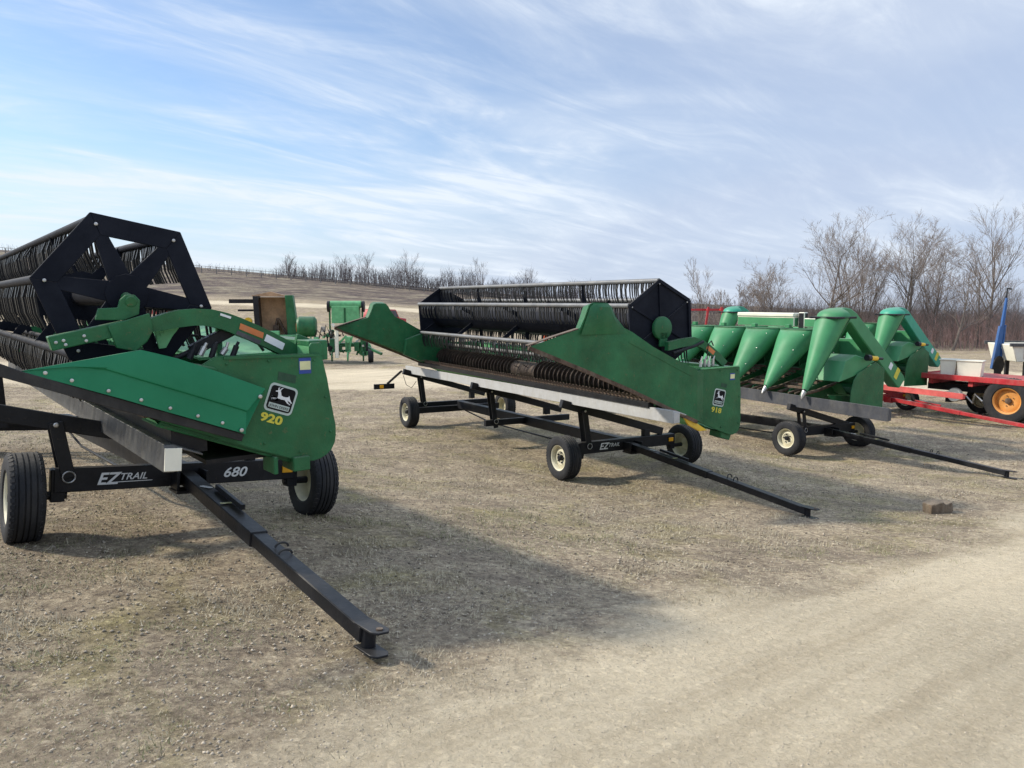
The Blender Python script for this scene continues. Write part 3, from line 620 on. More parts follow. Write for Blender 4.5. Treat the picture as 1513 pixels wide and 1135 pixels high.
for k in range(5):
    b = MB(); x = -.36+.07*k; b.tube([(x, -1.72, 1.60+.02*(k % 2)), (x+.03, -1.72, 1.66+.015*(k % 3))], .020, 8); b.tube([(x+.03, -1.72, 1.66+.015*(k % 3)), (x+.045, -1.72, 1.70)], .011, 8); b.build('hose_coupler', 'steel' if k % 2 else 'black', h1)
# reel arm
arm = MB(); YA = -1.62
top = [(-.58, 1.86), (-.48, 1.895), (-.39, 1.918), (-.28, 1.925), (-.18, 1.92), (-.08, 1.895), (.01, 1.86), (.12, 1.81), (.24, 1.75), (.36, 1.685), (.47, 1.62)]
bot = [(-.58, 1.775), (-.48, 1.79), (-.39, 1.805), (-.30, 1.815), (-.21, 1.81), (-.12, 1.785), (-.05, 1.755), (.08, 1.70), (.20, 1.64), (.32, 1.575), (.43, 1.52)]
for i in range(len(top)-1): arm.prism([top[i], top[i+1], bot[i+1], bot[i]], YA-.045, YA+.045)
ao = arm.build('reel_arm', 'green', h1, 0)
bm = bmesh.new(); bm.from_mesh(ao.data); bmesh.ops.remove_doubles(bm, verts=bm.verts, dist=.0005)
inner = [f for f in bm.faces if len([1 for e in f.edges if len(e.link_faces) > 2]) >= 4]; bmesh.ops.delete(bm, geom=inner, context='FACES_ONLY'); bm.to_mesh(ao.data); bm.free()
b = MB(); b.prism([(-1.14, 1.765), (-.72, 1.855), (-.71, 1.765), (-1.12, 1.68)], YA-.055, YA+.03); b.prism([(-.82, 1.825), (-.58, 1.90), (-.56, 1.79), (-.60, 1.72), (-.67, 1.66), (-.78, 1.685)], YA-.075, YA-.056); b.build('arm_slide', 'green', ao, .005)
for p in [(-1.10, 1.73), (-1.06, 1.74), (-1.05, 1.715), (-.95, 1.765), (-.94, 1.735), (-.80, 1.80)]: bolt(ao, (p[0], YA-.056, p[1]), .010)
b = MB(); b.prism([(-.88, 1.86), (-.86, 1.93), (-.75, 1.935), (-.735, 1.985), (-.70, 2.015), (-.65, 2.015), (-.62, 1.98), (-.63, 1.89), (-.72, 1.855)], YA-.03, YA-.005); b.tube([(-.675, YA-.04, 1.97), (-.67, -1.5, 2.0)], .035, 12); b.build('hub_bracket', 'green', ao, .004)
b = MB(); b.prism([(-.53, 1.80), (-.34, 1.84), (-.42, 1.74), (-.46, 1.67), (-.50, 1.665)], YA+.05, YA+.07)
for k in range(8): a = -.36-.022*k; b.box(a, a+.010, YA+.045, YA+.075, 1.845-.016*k, 1.865-.016*k)
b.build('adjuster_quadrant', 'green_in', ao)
b = MB(); b.beam((-.30, YA+.06, 1.64), (.02, YA+.06, 1.80), .07, .075); b.tube([(-.62, YA+.06, 1.50), (-.30, YA+.06, 1.64)], .02, 8); b.build('lift_cylinder', 'black', ao, .004)
b = MB(); b.box(-.13, -.095, YA+.05, YA+.085, 1.45, 1.80); b.build('arm_post', 'green', ao, .003)
b = MB(); b.prism([(.405, 1.60), (.405, 1.665), (.42, 1.685), (.485, 1.685), (.50, 1.665), (.50, 1.59)], YP+.03, YP+.05); b.build('pivot_lug', 'green', h1, .004)
b = MB(); b.prism([(.39, 1.62), (.55, 1.56), (.52, 1.70), (.42, 1.74)], YA-.02, YA+.02); b.build('arm_pivot', 'green', h1, .004)
def decal(parent, pts, y, mat, name): b = MB(); b.prism(pts, y-.002, y); return b.build(name, mat, parent)
decal(ao, [(.00, 1.825), (.16, 1.755), (.15, 1.715), (-.01, 1.785)], YA-.047, 'org_dec', 'warning_decal')
decal(ao, [(-.02, 1.775), (.14, 1.70), (.125, 1.675), (-.035, 1.752)], YA-.047, 'grey', 'worn_decal')
decal(ao, [(.18, 1.745), (.31, 1.675), (.29, 1.63), (.16, 1.70)], YA-.047, 'wht_dec', 'label_decal')
decal(ao, [(-.13, 1.895), (-.06, 1.87), (-.065, 1.855), (-.135, 1.88)], YA-.047, 'wht_dec', 'label_decal')
emblem(p1, (.175, 1.31), math.radians(-20), .205, .195, YP-.0005, '920')
decal(p1, [(.31, 1.585), (.398, 1.585), (.398, 1.475), (.31, 1.475)], YP-.001, 'blu_dec', 'stock_sticker')
decal(p1, [(.315, 1.562), (.393, 1.562), (.393, 1.502), (.315, 1.502)], YP-.0035, 'crm_dec', 'sticker_field')
decal(p1, [(.165, 1.50), (.29, 1.465), (.28, 1.41), (.155, 1.445)], YP-.0005, 'dgr_dec', 'paint_patch')

for x, z in ((-.18, 1.57), (.1, 1.575), (.42, 1.565), (.50, 1.30), (.53, 1.05), (.30, .93), (.05, 1.02)): bolt(p1, (x, YP-.001, z), .009, 'green')
# header two ----------------------------------------------------------------
h2 = thing('grain_header', 'green grain header numbered 918 with a solid black reel end, on the white-railed trailer', 'header', O2, R2, 'grain headers')
DIV = [(-3.12, 2.285), (-2.75, 2.39), (-2.38, 2.505), (-2.31, 2.65), (-2.255, 2.80), (-2.19, 2.83), (-1.97, 2.825), (-1.91, 2.76), (-1.83, 2.62), (-1.75, 2.52), (-1.56, 2.44), (-1.19, 2.23), (-.80, 2.05), (-.38, 1.89), (-.36, 1.155), (-.9, 1.385), (-1.58, 1.68), (-2.3, 1.97)]
def divider(parent, y, out, near=True):
    """pressed-steel divider; out = direction (−1/+1) of its outer face"""
    n = len(DIV); cx = [(p[0]) for p in DIV]
    thick = .20
    def off(x): return min(1., max(0., (x+3.12)/1.1))
    vs = [(x, y+out*(.0-.10*(1-off(x))), z) for x, z in DIV]            # outer skin, nose bends inward
    inner = []
    C0 = (-1.75, 2.15)
    for x, z in DIV: inner.append((C0[0]+(x-C0[0])*.97, y-out*thick*off(x)-out*(.10*(1-off(x))+.01), C0[1]+(z-C0[1])*.95))
    crest = []
    b = MB(); b._add(vs+inner, [tuple(range(n)), tuple(range(2*n-1, n-1, -1))]+[(i, n+i, n+(i+1) % n, (i+1) % n) for i in range(n)])
    o = b.build('crop_divider', 'green', parent, .022, seg=2, sharp=40)
    hn_ = MB(); hc = [(-2.40, -1.62, 2.42, .0), (-2.36, -1.72, 2.52, .035), (-2.31, -1.84, 2.64, .06), (-2.26, -1.91, 2.77, .05), (-2.20, -1.97, 2.815, .02)]; vs2 = []
    for x0, x1, hz, ry in hc:
        for fx, fy in ((0.01, 0), (.22, .75), (.38, 1), (.62, 1), (.85, .7), (.99, 0)): vs2.append((x0+(x1-x0)*fx, y+out*(-.02+.02+ry*fy+.002), hz))
    hn_._add(vs2, [(i*6+j, i*6+j+1, (i+1)*6+j+1, (i+1)*6+j) for i in range(4) for j in range(5)]); hn_.build('divider_horn', 'green', o, sharp=25)
    e = MB(); e.prism([(-1.62, 2.30), (-.5, 1.80), (-.5, 1.815), (-1.62, 2.315)], y+out*.006, y+out*-.002); e.build('seam', 'green', o)
    # rusty wear strip along the lower edge
    e = MB(); low = [(-3.10, 2.27), (-2.3, 1.955), (-1.58, 1.665), (-.9, 1.37), (-.36, 1.14)]
    for i in range(4):
        a, c = low[i], low[i+1]; ya = y+out*(.004-.10*(1-off(a[0]))); yc = y+out*(.004-.10*(1-off(c[0]))); e.beam((a[0], ya-out*.02, a[1]), (c[0], yc-out*.02, c[1]), .05, .035, up=(0, 1, 0))
    e.build('wear_strip', 'rust', o)
    e = MB(); top = [(-3.10, 2.30), (-2.75, 2.402), (-2.40, 2.495)]
    for i in range(2):
        a, c = top[i], top[i+1]; ya = y+out*(-.05-.10*(1-off(a[0]))); yc = y+out*(-.05-.10*(1-off(c[0]))); e.beam((a[0], ya, a[1]), (c[0], yc, c[1]), .09, .012)
    e.build('nose_edge', 'rust', o)
    return o
YP2 = -2.0
d2 = divider(h2, YP2-.02, -1)
b = MB(); b.prism([(-.38, 1.892), (.0, 1.90), (.49, 1.905), (.535, 1.5), (.55, 1.12), (.545, 1.02), (.52, .95), (.47, .905), (.40, .885), (.33, .888), (.05, .99), (-.36, 1.155)], YP2+.03, YP2+.055)
p2 = b.build('side_panel', 'green', h2, .006, seg=2)
b = MB(); b._add([(-.40, YP2-.02, 1.86), (-.22, YP2+.03, 1.885), (-.22, YP2+.03, 1.10), (-.40, YP2-.02, 1.175), (-.40, YP2+.0, 1.86), (-.22, YP2+.05, 1.885), (-.22, YP2+.05, 1.10), (-.40, YP2+.0, 1.175)], [(0, 1, 2, 3), (7, 6, 5, 4), (0, 4, 5, 1), (3, 2, 6, 7), (1, 5, 6, 2), (0, 3, 7, 4)]); b.build('panel_fold', 'green', h2, .004)
b = MB(); b.prism([(-.30, 1.882), (.46, 1.893), (.46, 1.908), (-.30, 1.90)], YP2+.005, YP2+.028); b.build('panel_lip', 'green_in', p2)
b = MB(); b.prism([(.18, .86), (.36, .80), (.40, .90), (.2, .95)], YP2+.06, YP2+.3); b.build('rear_lug', 'green', h2, .006)
emblem(p2, (.095, 1.455), math.radians(-12), .225, .25, YP2+.0295, '918')
decal(p2, [(.30, 1.80), (.395, 1.80), (.395, 1.70), (.30, 1.70)], YP2+.029, 'blu_dec', 'stock_sticker')
decal(p2, [(.305, 1.785), (.39, 1.785), (.39, 1.72), (.305, 1.72)], YP2+.0265, 'crm_dec', 'sticker_field')
decal(p2, [(.13, 1.67), (.25, 1.645), (.23, 1.59), (.12, 1.615)], YP2+.029, 'dgr_dec', 'paint_patch')
for x, z in ((-.25, 1.84), (.10, 1.85), (.45, 1.84), (.50, 1.45), (.50, 1.05), (.15, 1.02), (-.25, 1.18)): bolt(p2, (x, YP2+.029, z), .012, 'green')
divider(h2, 6.2, 1)
b = MB(); b.prism([(-.36, 1.15), (.4, .90), (.52, 1.0), (.5, 1.9), (-.36, 1.9)], 6.14, 6.17); b.build('side_panel', 'green', h2, .006)
b = MB(); b.prism([(-1.60, 1.66), (-1.15, 1.47), (-.36, 1.14), (-.36, 1.9), (-1.1, 2.15), (-1.55, 2.0)], 5.85, 5.98); b.build('inner_divider_sheet', 'green', h2, .01)
trough(h2, [(-1.08, 1.43), (-.75, 1.29), (-.35, 1.12), (0, 1.0), (.22, .95), (.36, 1.05), (.42, 1.25), (.40, 1.84)], YP2+.06, 6.12, (.41, 1.88))
b = MB(); b.prism([(-1.17, 1.385), (-1.17, 1.455), (-1.02, 1.475), (-.9, 1.43), (-.9, 1.35)], YP2+.1, 6.1); b.build('skid_lip', 'black', h2)
guards(h2, -1.13, 1.49, YP2+.1, 6.1, .09)
auger(h2, (-.62, 1.56), YP2+.2, 6.05, .165, .215, 'augerrust', .13)
g = MB(); 
for k in range(9): y = YP2+.5+k*.9; g.prism([(-1.10, 1.44), (-1.02, 1.44), (-.95, 1.41), (-.6, 1.26), (-.6, 1.29), (-.95, 1.46), (-1.02, 1.50)], y, y+.03)
g.build('skid_ribs', 'black', h2)
b = MB(); b.prism([(-.62, 1.26), (-.50, 1.10), (-.30, 1.00), (-.15, 1.0), (-.35, 1.12), (-.52, 1.27)], YP2-.0, YP2+.04); b.build('yellow_bracket', 'yellow', h2, .004)
reel(h2, (-.64, 2.50), .635, -1.5, 5.9, 94, True, .055, .30, .235, 'galvlight', .037)
b = MB(); b.lathe([(.001, -1.60), (.16, -1.60), (.17, -1.575), (.17, -1.545), (.001, -1.545)], (-.66, 0, 2.46), 'y', 30, closed=False); b.box(-.72, -.58, -1.60, -1.57, 2.2, 2.40); b.build('drive_cover', 'green', h2, .004)
YB = -1.72
arm = MB(); top = [(-.70, 2.27), (-.45, 2.31), (-.22, 2.33), (-.05, 2.29), (.12, 2.20), (.30, 2.08), (.46, 1.95)]; bot = [(-.70, 2.15), (-.45, 2.19), (-.22, 2.21), (-.08, 2.18), (.05, 2.11), (.22, 1.99), (.38, 1.88)]
for i in range(len(top)-1): arm.prism([top[i], top[i+1], bot[i+1], bot[i]], YB-.04, YB+.04)
a2 = arm.build('reel_arm', 'green', h2, 0)
b = MB(); b.tube([(-.62, YB-.05, 2.11), (-.22, YB-.05, 2.20), (-.05, YB-.05, 2.26)], .022, 8); b.build('lift_cylinder', 'black', a2)
decal(a2, [(.05, 2.21), (.20, 2.11), (.16, 2.06), (.02, 2.155)], YB-.041, 'org_dec', 'warning_decal')
for k in range(4):
    b = MB(); x = -.14+.08*k; b.tube([(x, YB-.1, 1.90), (x, YB-.1, 1.98+.03*(k % 2))], .022, 8); b.tube([(x, YB-.1, 1.98), (x+.03, YB-.1, 2.05)], .011, 8); b.build('hose_coupler', 'steel' if k % 2 else 'cream', h2)
b = MB(); b.tube([(.0, YB-.08, 2.0), (.02, YB-.08, 2.22), (.08, YB-.08, 2.27), (.12, YB-.08, 2.2)], .010, 8); b.build('hydraulic_hose', 'hose', h2)

# ------------------------------------------------------------------ corn heads
def corn_head(label, loc, rz, n, capmat, sp=.97, y0=-.26, group='corn heads'):
    t = thing('corn_head', label, 'corn head', loc, rz, group)
    def cone(y, topc, rt, tipp, name, full):
        tp = Vector((tipp[0], y, tipp[1])); tc = Vector((topc[0], y, topc[1])); b = MB(); n_ = 28; rows = 12; vs = []
        ax = (tc-tp); L = ax.length; axn = ax.normalized()
        # cross-sections stay level at the top, round at the tip
        for i in range(rows+1):
            f = i/rows; r = .045+(rt-.045)*(f**.86); c = tp+ax*f; ry = r*1.0; rx = r*(.92 if full else .85)
            tiltv = Vector((axn.z, 0, -axn.x)); lv = Vector((1, 0, 0)); k = min(1, max(0, (f-.55)/.45)); u_ = tiltv.lerp(lv, k).normalized()
            for j in range(n_):
                a = 2*PI*j/n_; ca = math.cos(a); sa = math.sin(a)
                if ca > 0: ca *= .80
                vs.append(c+u_*rx*ca+Vector((0, ry*sa, 0)))
        fs = [(i*n_+j, i*n_+(j+1) % n_, (i+1)*n_+(j+1) % n_, (i+1)*n_+j) for i in range(rows) for j in range(n_)]
        fs += [tuple(range(n_))[::-1], tuple(rows*n_+j for j in range(n_))]
        b._add(vs, fs); o = b.build(name, 'corn', t, sharp=50)
        q = MB(); d = axn; q.tube([tp+d*.05, tp-d*.06, tp-d*.13], [.055, .042, .014], 10); q.build('snout_tip', 'steel', o)
        q = MB(); q.tube([tp+d*.075, tp+d*.045], [.062, .060], 12); q.build('tip_band', 'black', o)
        q = MB(); pts_ = []
        for f in (.08, .3, .55, .8, .99):
            r = .045+(rt-.045)*(f**.86); pts_.append(tp+ax*f+Vector((.45*r, -.86*r, 0))+Vector((.004, -.008, 0)))
        q.tube(pts_, .012, 6); q.build('side_ridge', 'green', o)
        # rolled lip round the top
        lip = MB(); lip.tube([vs[rows*n_+j]+Vector((0, 0, .008)) for j in range(n_)]+[vs[rows*n_]+Vector((0, 0, .008))], .012, 6, cap=False); lip.build('snout_lip', 'green', o)
        return o, vs[rows*n_:]
    for i in range(n):
        y = y0+sp*i; endp = i in (0, n-1)
        if endp:
            o, ring = cone(y, (-.30, 2.90), .345, (-1.16, 1.36), 'snout', True)
            # domed cap and rear hood
            b = MB(); R_ = .36; vs = []; k1 = 16; rows = 5
            for r in range(rows+1):
                a = PI/2*r/rows
                for j in range(k1+1):
                    th = PI/2+PI*j/k1; vs.append((-.22+R_*.98*math.cos(a)*math.cos(th), y+R_*math.cos(a)*math.sin(th), 2.93+.18*math.sin(a)))
            fs = [(r*(k1+1)+j, r*(k1+1)+j+1, (r+1)*(k1+1)+j+1, (r+1)*(k1+1)+j) for r in range(rows) for j in range(k1)]
            b._add(vs, fs)
            b.build('snout_cap', capmat, o, sharp=70)
            s = MB(); s.box(-.62, .04, y-.34, y+.34, 2.885, 2.93); s.build('cap_seam', 'black', o, .01)
            hd = MB(); prof = [(-.25, 3.08), (-.05, 3.115), (.14, 3.09), (.36, 2.99), (2.28, 1.56), (2.32, 1.46), (2.14, 1.28), (2.04, 1.30), (.50, 2.50), (.16, 2.78), (-.22, 2.90)]
            hd.prism(prof, y-.14, y+.12)
            if capmat == 'teal': hm = 'teal'
            else: hm = 'corn'
            ho = hd.build('end_hood', hm, t, .02)
            if i == 0:
                decal(ho, rot2(rrect(.13, .15, .02), (1.72, 1.80), -.6), y-.141, 'wht_dec', 'hood_decal')
                decal(ho, rot2(rrect(.14, .26, .02), (1.98, 1.62), -.6), y-.141, 'yel_dec', 'hood_decal')
        else:
            o, ring = cone(y, (.06, 2.62), .50, (-1.16, 1.36), 'snout', False)
            s = MB(); s._add([(.38, y-.40, 2.60), (.85, y-.38, 2.50), (.85, y+.38, 2.50), (.38, y+.40, 2.60), (.38, y-.40, 2.57), (.85, y-.38, 2.47), (.85, y+.38, 2.47), (.38, y+.40, 2.57)], [(0, 1, 2, 3), (7, 6, 5, 4), (0, 4, 5, 1), (1, 5, 6, 2), (2, 6, 7, 3), (3, 7, 4, 0)])
            s.prism([(.35, 2.56), (.85, 2.48), (1.0, 1.55), (.5, 1.5)], y-.36, y-.33); s.prism([(.35, 2.56), (.85, 2.48), (1.0, 1.55), (.5, 1.5)], y+.33, y+.36)
            s.build('snout_hood', 'green', o)
            q = MB(); q.box(.36, .46, y-.38, y-.26, 2.60, 2.71); q.build('hinge_bracket', 'corn', o, .006)
        for zf in (.35, .62, .86):
            bolt(o, (-1.16+1.0*zf*.9, y-.045-.40*zf*.86, 1.36+1.35*zf), .012)
        # support strut
        st = MB(); st.tube([(-.9, y+.05, 1.50), (.30, y+.44, 2.45)], .012, 6); st.build('support_rod', 'corn', o)
    # row units between the snouts
    for i in range(n-1):
        y = y0+sp*(i+.5); b = MB()
        for s in (-1, 1):
            b.prism([(-.85, 1.22), (-.75, 1.36), (.3, 1.62), (.55, 1.5), (.5, 1.22), (-.4, 1.05)], y+s*.16-.02, y+s*.16+.02, mi=0)
            b.tube([(-.9, y+s*.08, 1.30), (.45, y+s*.07, 1.45)], [.02, .07], 8, mi=1)
            b.tube([(-.95, y+s*.30, 1.30), (-.4, y+s*.30, 1.36), (.4, y+s*.30, 1.52)], .035, 6, mi=1)
        for k in range(7): x = -.8+.19*k; b.box(x, x+.04, y-.26, y+.26, 1.40+.045*k, 1.45+.045*k, 1)
        b.build('row_unit', ['green', 'rust'], t)
    ye0, ye1 = y0-.46, y0+sp*(n-1)+.46
    # trough, back sheet, end plates, auger
    b = MB(); prof = [(.15, 1.48), (.35, 1.28), (.60, 1.22), (.85, 1.34), (.98, 1.70), (1.0, 2.25)]
    vs = [(x, y, z) for y in (ye0+.5, ye1-.5) for x, z in prof]+[(x+.015, y, z-.03) for y in (ye0+.5, ye1-.5) for x, z in prof]; m_ = len(prof); fs = []
    for i in range(m_-1): fs += [(i, i+1, m_+i+1, m_+i), (2*m_+i, 3*m_+i, 3*m_+i+1, 2*m_+i+1)]
    b._add(vs, fs); b.box(1.0, 1.25, ye0+.6, ye1-.6, 2.20, 2.40); b.box(.9, 1.15, ye0+.3, ye1-.3, .95, 1.2); b.build('back_sheet', 'corn', t)
    auger(t, (.60, 1.58), ye0+.05, ye1-.05, .14, .26, 'corn', .5)
    for y in (ye0, ye1):
        b = MB(); b.prism([(-.30, .88), (-.26, 1.40), (-.18, 1.62), (-.04, 1.76), (.58, 1.96), (.92, 1.80), (.90, .84)], y-.02 if y == ye0 else y, y if y == ye0 else y+.02); b.build('end_plate', 'green', t, .006)
    b = MB(); b.prism([(-.55, 1.30), (.34, 1.22), (.40, .98), (-.3, .98)], ye0+.30, ye0+.34); b.build('end_deck', 'green', t, .006)
    b = MB(); b.prism([(-.62, 1.60), (-.45, 2.02), (-.10, 2.14), (.60, 1.97), (-.10, 1.70)], ye0+.02, ye0+.6); b.build('end_shield', 'corn', t, .01)
    b = MB(); b.tube([(.22, ye0-.10, 2.07), (.46, ye0-.10, 2.05)], .05, 14, mi=1); b.tube([(.10, ye0-.10, 2.08), (.22, ye0-.10, 2.07)], .065, 14); b.tube([(.46, ye0-.10, 2.05), (.75, ye0-.05, 2.03)], .03, 10); b.build('drive_shaft', ['black', 'yellow'], t)
    return t
c3 = corn_head('faded green corn head with a green-capped end snout, on the black trailer at right', O3, R3, 7, 'corn')
b = MB(); b.box(1.25, 1.62, 1.85, 3.6, 2.86, 2.96, 0); b.box(1.27, 1.60, 1.85, 3.6, 2.62, 2.86, 1); b.box(1.3, 1.6, .4, 1.6, 2.62, 2.84, 1); b.box(1.35, 1.5, 1.62, 1.80, 2.5, 2.98, 2); b.build('top_cover', ['cream', 'corn', 'black'], c3, .02)
c4 = corn_head('green corn head with a teal-capped end snout, standing behind the nearer corn head', O4, R3, 7, 'teal')

# ------------------------------------------------------------------ red flatbed wagon with seed boxes, behind at right
WX, WY = 11.8, 22.0; wz = -1.68; WR = math.radians(-57)
def wl(x, y): return (WX+x*math.cos(WR)-y*math.sin(WR), WY+x*math.sin(WR)+y*math.cos(WR))
wg = thing('flatbed_wagon', 'red flatbed wagon with big orange-rimmed tyres at the right edge of the yard', 'wagon', (WX, WY, wz), WR)
b = MB(); b.box(0, 7.5, 0, .08, 1.04, 1.19); b.box(0.02, 7.5, .082, 1.9, 1.08, 1.15); b.box(-.02, .06, .082, 1.9, 1.02, 1.18)
b.build('deck', 'red', wg, .008)
for k in range(7):
    b = MB(); x = .3+1.1*k; b.box(x, x+.12, .09, 1.85, .90, 1.08); b.build('cross_member', 'red', wg)
b = MB(); b.box(.1, 7.2, .45, .6, .70, .90); b.box(.1, 7.2, 1.2, 1.35, .70, .90); b.build('chassis_rails', 'black', wg)
def side_wheel(parent, x, y, R, W, rim):
    w = wheel(parent, 0, 0, R, W, -1, rim); w.location = (x, y, R); w.rotation_euler = (0, 0, PI/2); return w
side_wheel(wg, 2.42, .22, .60, .40, 'orim'); side_wheel(wg, 3.9, .22, .60, .40, 'orim'); side_wheel(wg, 1.15, 1.5, .42, .28, 'rim')
b = MB(); b.box(2.3, 2.54, .4, 1.6, .50, .64); b.box(.7, .85, .3, 1.6, .38, .5); b.build('wagon_axle', 'black', wg)
b = MB(); b.lathe([(.001, .12), (.18, .12), (.20, .16), (.20, .22), (.001, .22)], (1.02, 0, .62), 'y', 24, closed=False); b.build('hub_disc', 'cream', wg)
b = MB(); b.tube([(1.25, .3, .62), (1.45, .3, .42), (1.5, .3, .68), (1.7, .3, .5)], .03, 6); b.tube([(.5, .3, .6), (.8, .3, .65)], .05, 6); b.build('undergear', 'steel', wg)
def seed_box(lab, dx, w):
    o = thing('seed_box', lab, 'seed box', (*wl(dx, .42), wz+1.152), WR+.3, 'cream boxes on the red wagon')
    b = MB(); b.prism([(-w/2+.03, 0), (w/2-.03, 0), (w/2, .42), (-w/2, .42)], -.22, .22); b.build('box', 'cream', o, .012)
    b = MB(); b.box(-w/2-.02, w/2+.02, -.24, .24, .422, .455); b.build('lid', 'cream', o, .008)
seed_box('small cream seed box on the red wagon, next to its left end', .70, .42)
seed_box('wider cream seed box on the red wagon, closest to the blue mast', 1.28, .62)
bm_ = thing('marker_mast', 'tall blue folded marker arm standing up behind the red wagon', 'marker arm', (15.0, 23.3, -1.68), math.radians(20))
bm_.scale = (.8, .8, .97)
b = MB(); b.beam((-.25, 0, 1.2), (.02, 0, 2.55), .30, .10, up=(0, 1, 0), w2=.24); b.beam((.02, 0, 1.2), (.18, 0, 2.6), .08, .12, up=(0, 1, 0)); b.build('lower_arm', 'blue', bm_, .01)
b = MB(); b.beam((.05, 0, 2.5), (.18, 0, 3.45), .16, .08, up=(0, 1, 0), w2=.07); b.build('upper_arm', 'blue', bm_, .008)
b = MB(); b.tube([(.17, 0, 3.4), (.20, 0, 3.75), (.40, 0, 3.73)], .03, 8); b.build('arm_tip', 'black', bm_)
b = MB(); b.lathe([(.001, -.03), (.28, -.015), (.28, .015), (.001, .03)], (-.12, -.1, 1.35), 'y', 20, closed=False); b.box(-.5, .4, -.3, .3, .5, .62); b.box(-.1, .05, -.1, .1, 0, 1.3); b.build('mast_base', 'black', bm_)
vn = thing('grain_cart', 'pale grey hopper cart cut off by the right edge of the photo', 'cart', (15.45, 23.2, wz+0), math.radians(-5))
b = MB(); b.prism([(-.45, 1.95), (2.4, 1.95), (2.3, 1.44), (-.30, 1.44)], -.6, .8); b.build('hopper', 'cream', vn, .015)
b = MB(); b.box(-.52, 2.5, -.66, -.58, 1.90, 2.0); b.box(-.52, 2.5, .8, .86, 1.90, 2.0); b.build('hopper_rim', 'galv', vn, .006)
b = MB(); b.box(-.1, 1.2, -.62, -.60, 1.52, 1.84); b.build('side_opening', 'rusttan', vn)
for lx in (0, 2):
    for ly in (-.5, .5):
        b = MB(); b.box(lx, lx+.1, ly, ly+.1, 0.0, 1.44); b.build('leg', 'black', vn)

# ------------------------------------------------------------------ small things in the yard
wb = MB(); wb.prism([(-.17, 0), (.16, 0), (.19, .035), (.165, .125), (.06, .10), (.02, .13), (-.12, .11), (-.18, .10)], -.09, .09); wo = wb.build('wood_block', 'wood', None, .008)
wo.scale = (.9, 1, 1.3)
wo.location = (5.72, 9.95, gz(5.72, 9.95)-.005); wo.rotation_euler = (0, 0, .15); tag(wo, 'short weathered brown wood block lying on the bare ground by the drive', 'wood block')

# ------------------------------------------------------------------ machines beyond the yard, left
def at(x, y, dz=0): return (x, y, gz(x, y)+dz)
fb = thing('forage_blower', 'old machine with an open upright box of tan sheet and a green side wall', 'farm machine', at(-12.5, 38.0), math.radians(12))
b = MB(); b.box(-.15, 1.35, .55, .62, 1.0, 3.15); b.build('box_back', 'rusttan', fb)
b = MB(); b.prism([(1.28, .6), (1.85, .6), (1.55, 3.25), (1.18, 3.25)], -.5, .62); b.build('side_wall', 'green', fb, .02)
b = MB(); b.prism([(-.25, .7), (.0, .7), (-.1, 3.2), (-.35, 3.2)], -.5, .62); b.build('inner_wall', 'black', fb, .01)
b = MB(); b.box(-.4, 1.5, -.35, .7, 3.2, 3.25); b.prism([(-.3, 3.25), (1.1, 3.25), (.5, 3.42)], -.3, .6); b.build('box_top', 'rusttan', fb)
b = MB(); b.beam((.4, .4, 1.0), (.75, .3, 2.1), .12, .1); b.beam((.75, .3, 2.1), (1.3, .2, 1.0), .08, .1); b.box(.5, .8, .2, .4, 1.5, 1.75); b.build('feed_linkage', 'rust', fb)
b = MB(); b.box(-1.5, -.4, -.2, .3, 2.85, 3.05); b.box(-1.1, -.4, -.2, .2, 2.45, 2.55); b.beam((-1.3, 0, 2.2), (-.3, 0, 1.3), .08, .08); b.build('side_arms', 'black', fb)
b = MB(); b.lathe([(.001, -.1), (.2, -.1), (.2, .1), (.001, .1)], (-.65, 0, 1.95), 'y', 16, closed=False); b.build('pulley', 'yellow', fb)
b = MB(); b.box(-.6, 1.9, -.7, .9, .55, .75); b.beam((-.6, 0, .6), (-2.6, -.3, .45), .12, .12); b.build('base_frame', 'green', fb)
for x in (-.5, 1.8):
    w = wheel(fb, 0, 0, .36, .2, -1, 'rim'); w.location = (x, .8, .36); w.rotation_euler = (0, 0, PI/2)
b = MB(); b.box(-.5, .9, -.9, -.5, .8, 1.5); b.box(.9, 1.9, -.9, -.6, .7, 1.3); b.build('auger_housing', 'green_in', fb, .03)

bl = thing('planter', 'green row planter with a drum and a pale jack post beyond the road', 'planter', at(-10.7, 37.0), math.radians(8))
b = MB(); b.lathe([(.001, -.1), (.42, -.1), (.5, 0), (.5, .7), (.38, .8), (.001, .8)], (.35, 0, 1.75), 'x', 26, closed=False); b.build('drum', 'green', bl)
b = MB(); b.lathe([(.001, -.15), (.22, -.15), (.22, -.05), (.001, -.05)], (.35, 0, 1.7), 'x', 20, closed=False); b.build('drum_hub', 'orange', bl)
b = MB(); b.box(-.3, 3.6, -.1, .1, .75, .92); b.box(-.3, 3.6, .9, 1.1, .75, .9); b.beam((3.4, 0, .8), (4.3, -1.0, .45), .12, .12); b.build('tool_bar', 'green', bl, .01)
for k in range(5):
    b = MB(); x = .4+.75*k; b.box(x-.12, x+.12, -.35, .2, .5, 1.15+.1*(k % 2)); b.lathe([(.001, -.03), (.24, -.03), (.24, .03), (.001, .03)], (x, -.45, .3), 'x', 18, closed=False); b.beam((x, .2, .9), (x, -.5, .3), .07, .09); b.build('row_unit', 'green_in' if k % 2 else 'green', bl, .01)
b = MB(); b.tube([(2.15, -.6, .25), (2.15, -.6, 1.55), (1.95, -.6, 1.9)], .09, 10); b.build('jack_post', 'cream', bl)
b = MB()
for k in range(6): b.tube([(1.1+.2*k, -.3, 1.2), (1.2+.22*k, -.4, 1.6+.12*(k % 3)), (1.45+.2*k, -.3, 1.3)], .03, 6)
b.build('hoses', 'hose', bl)
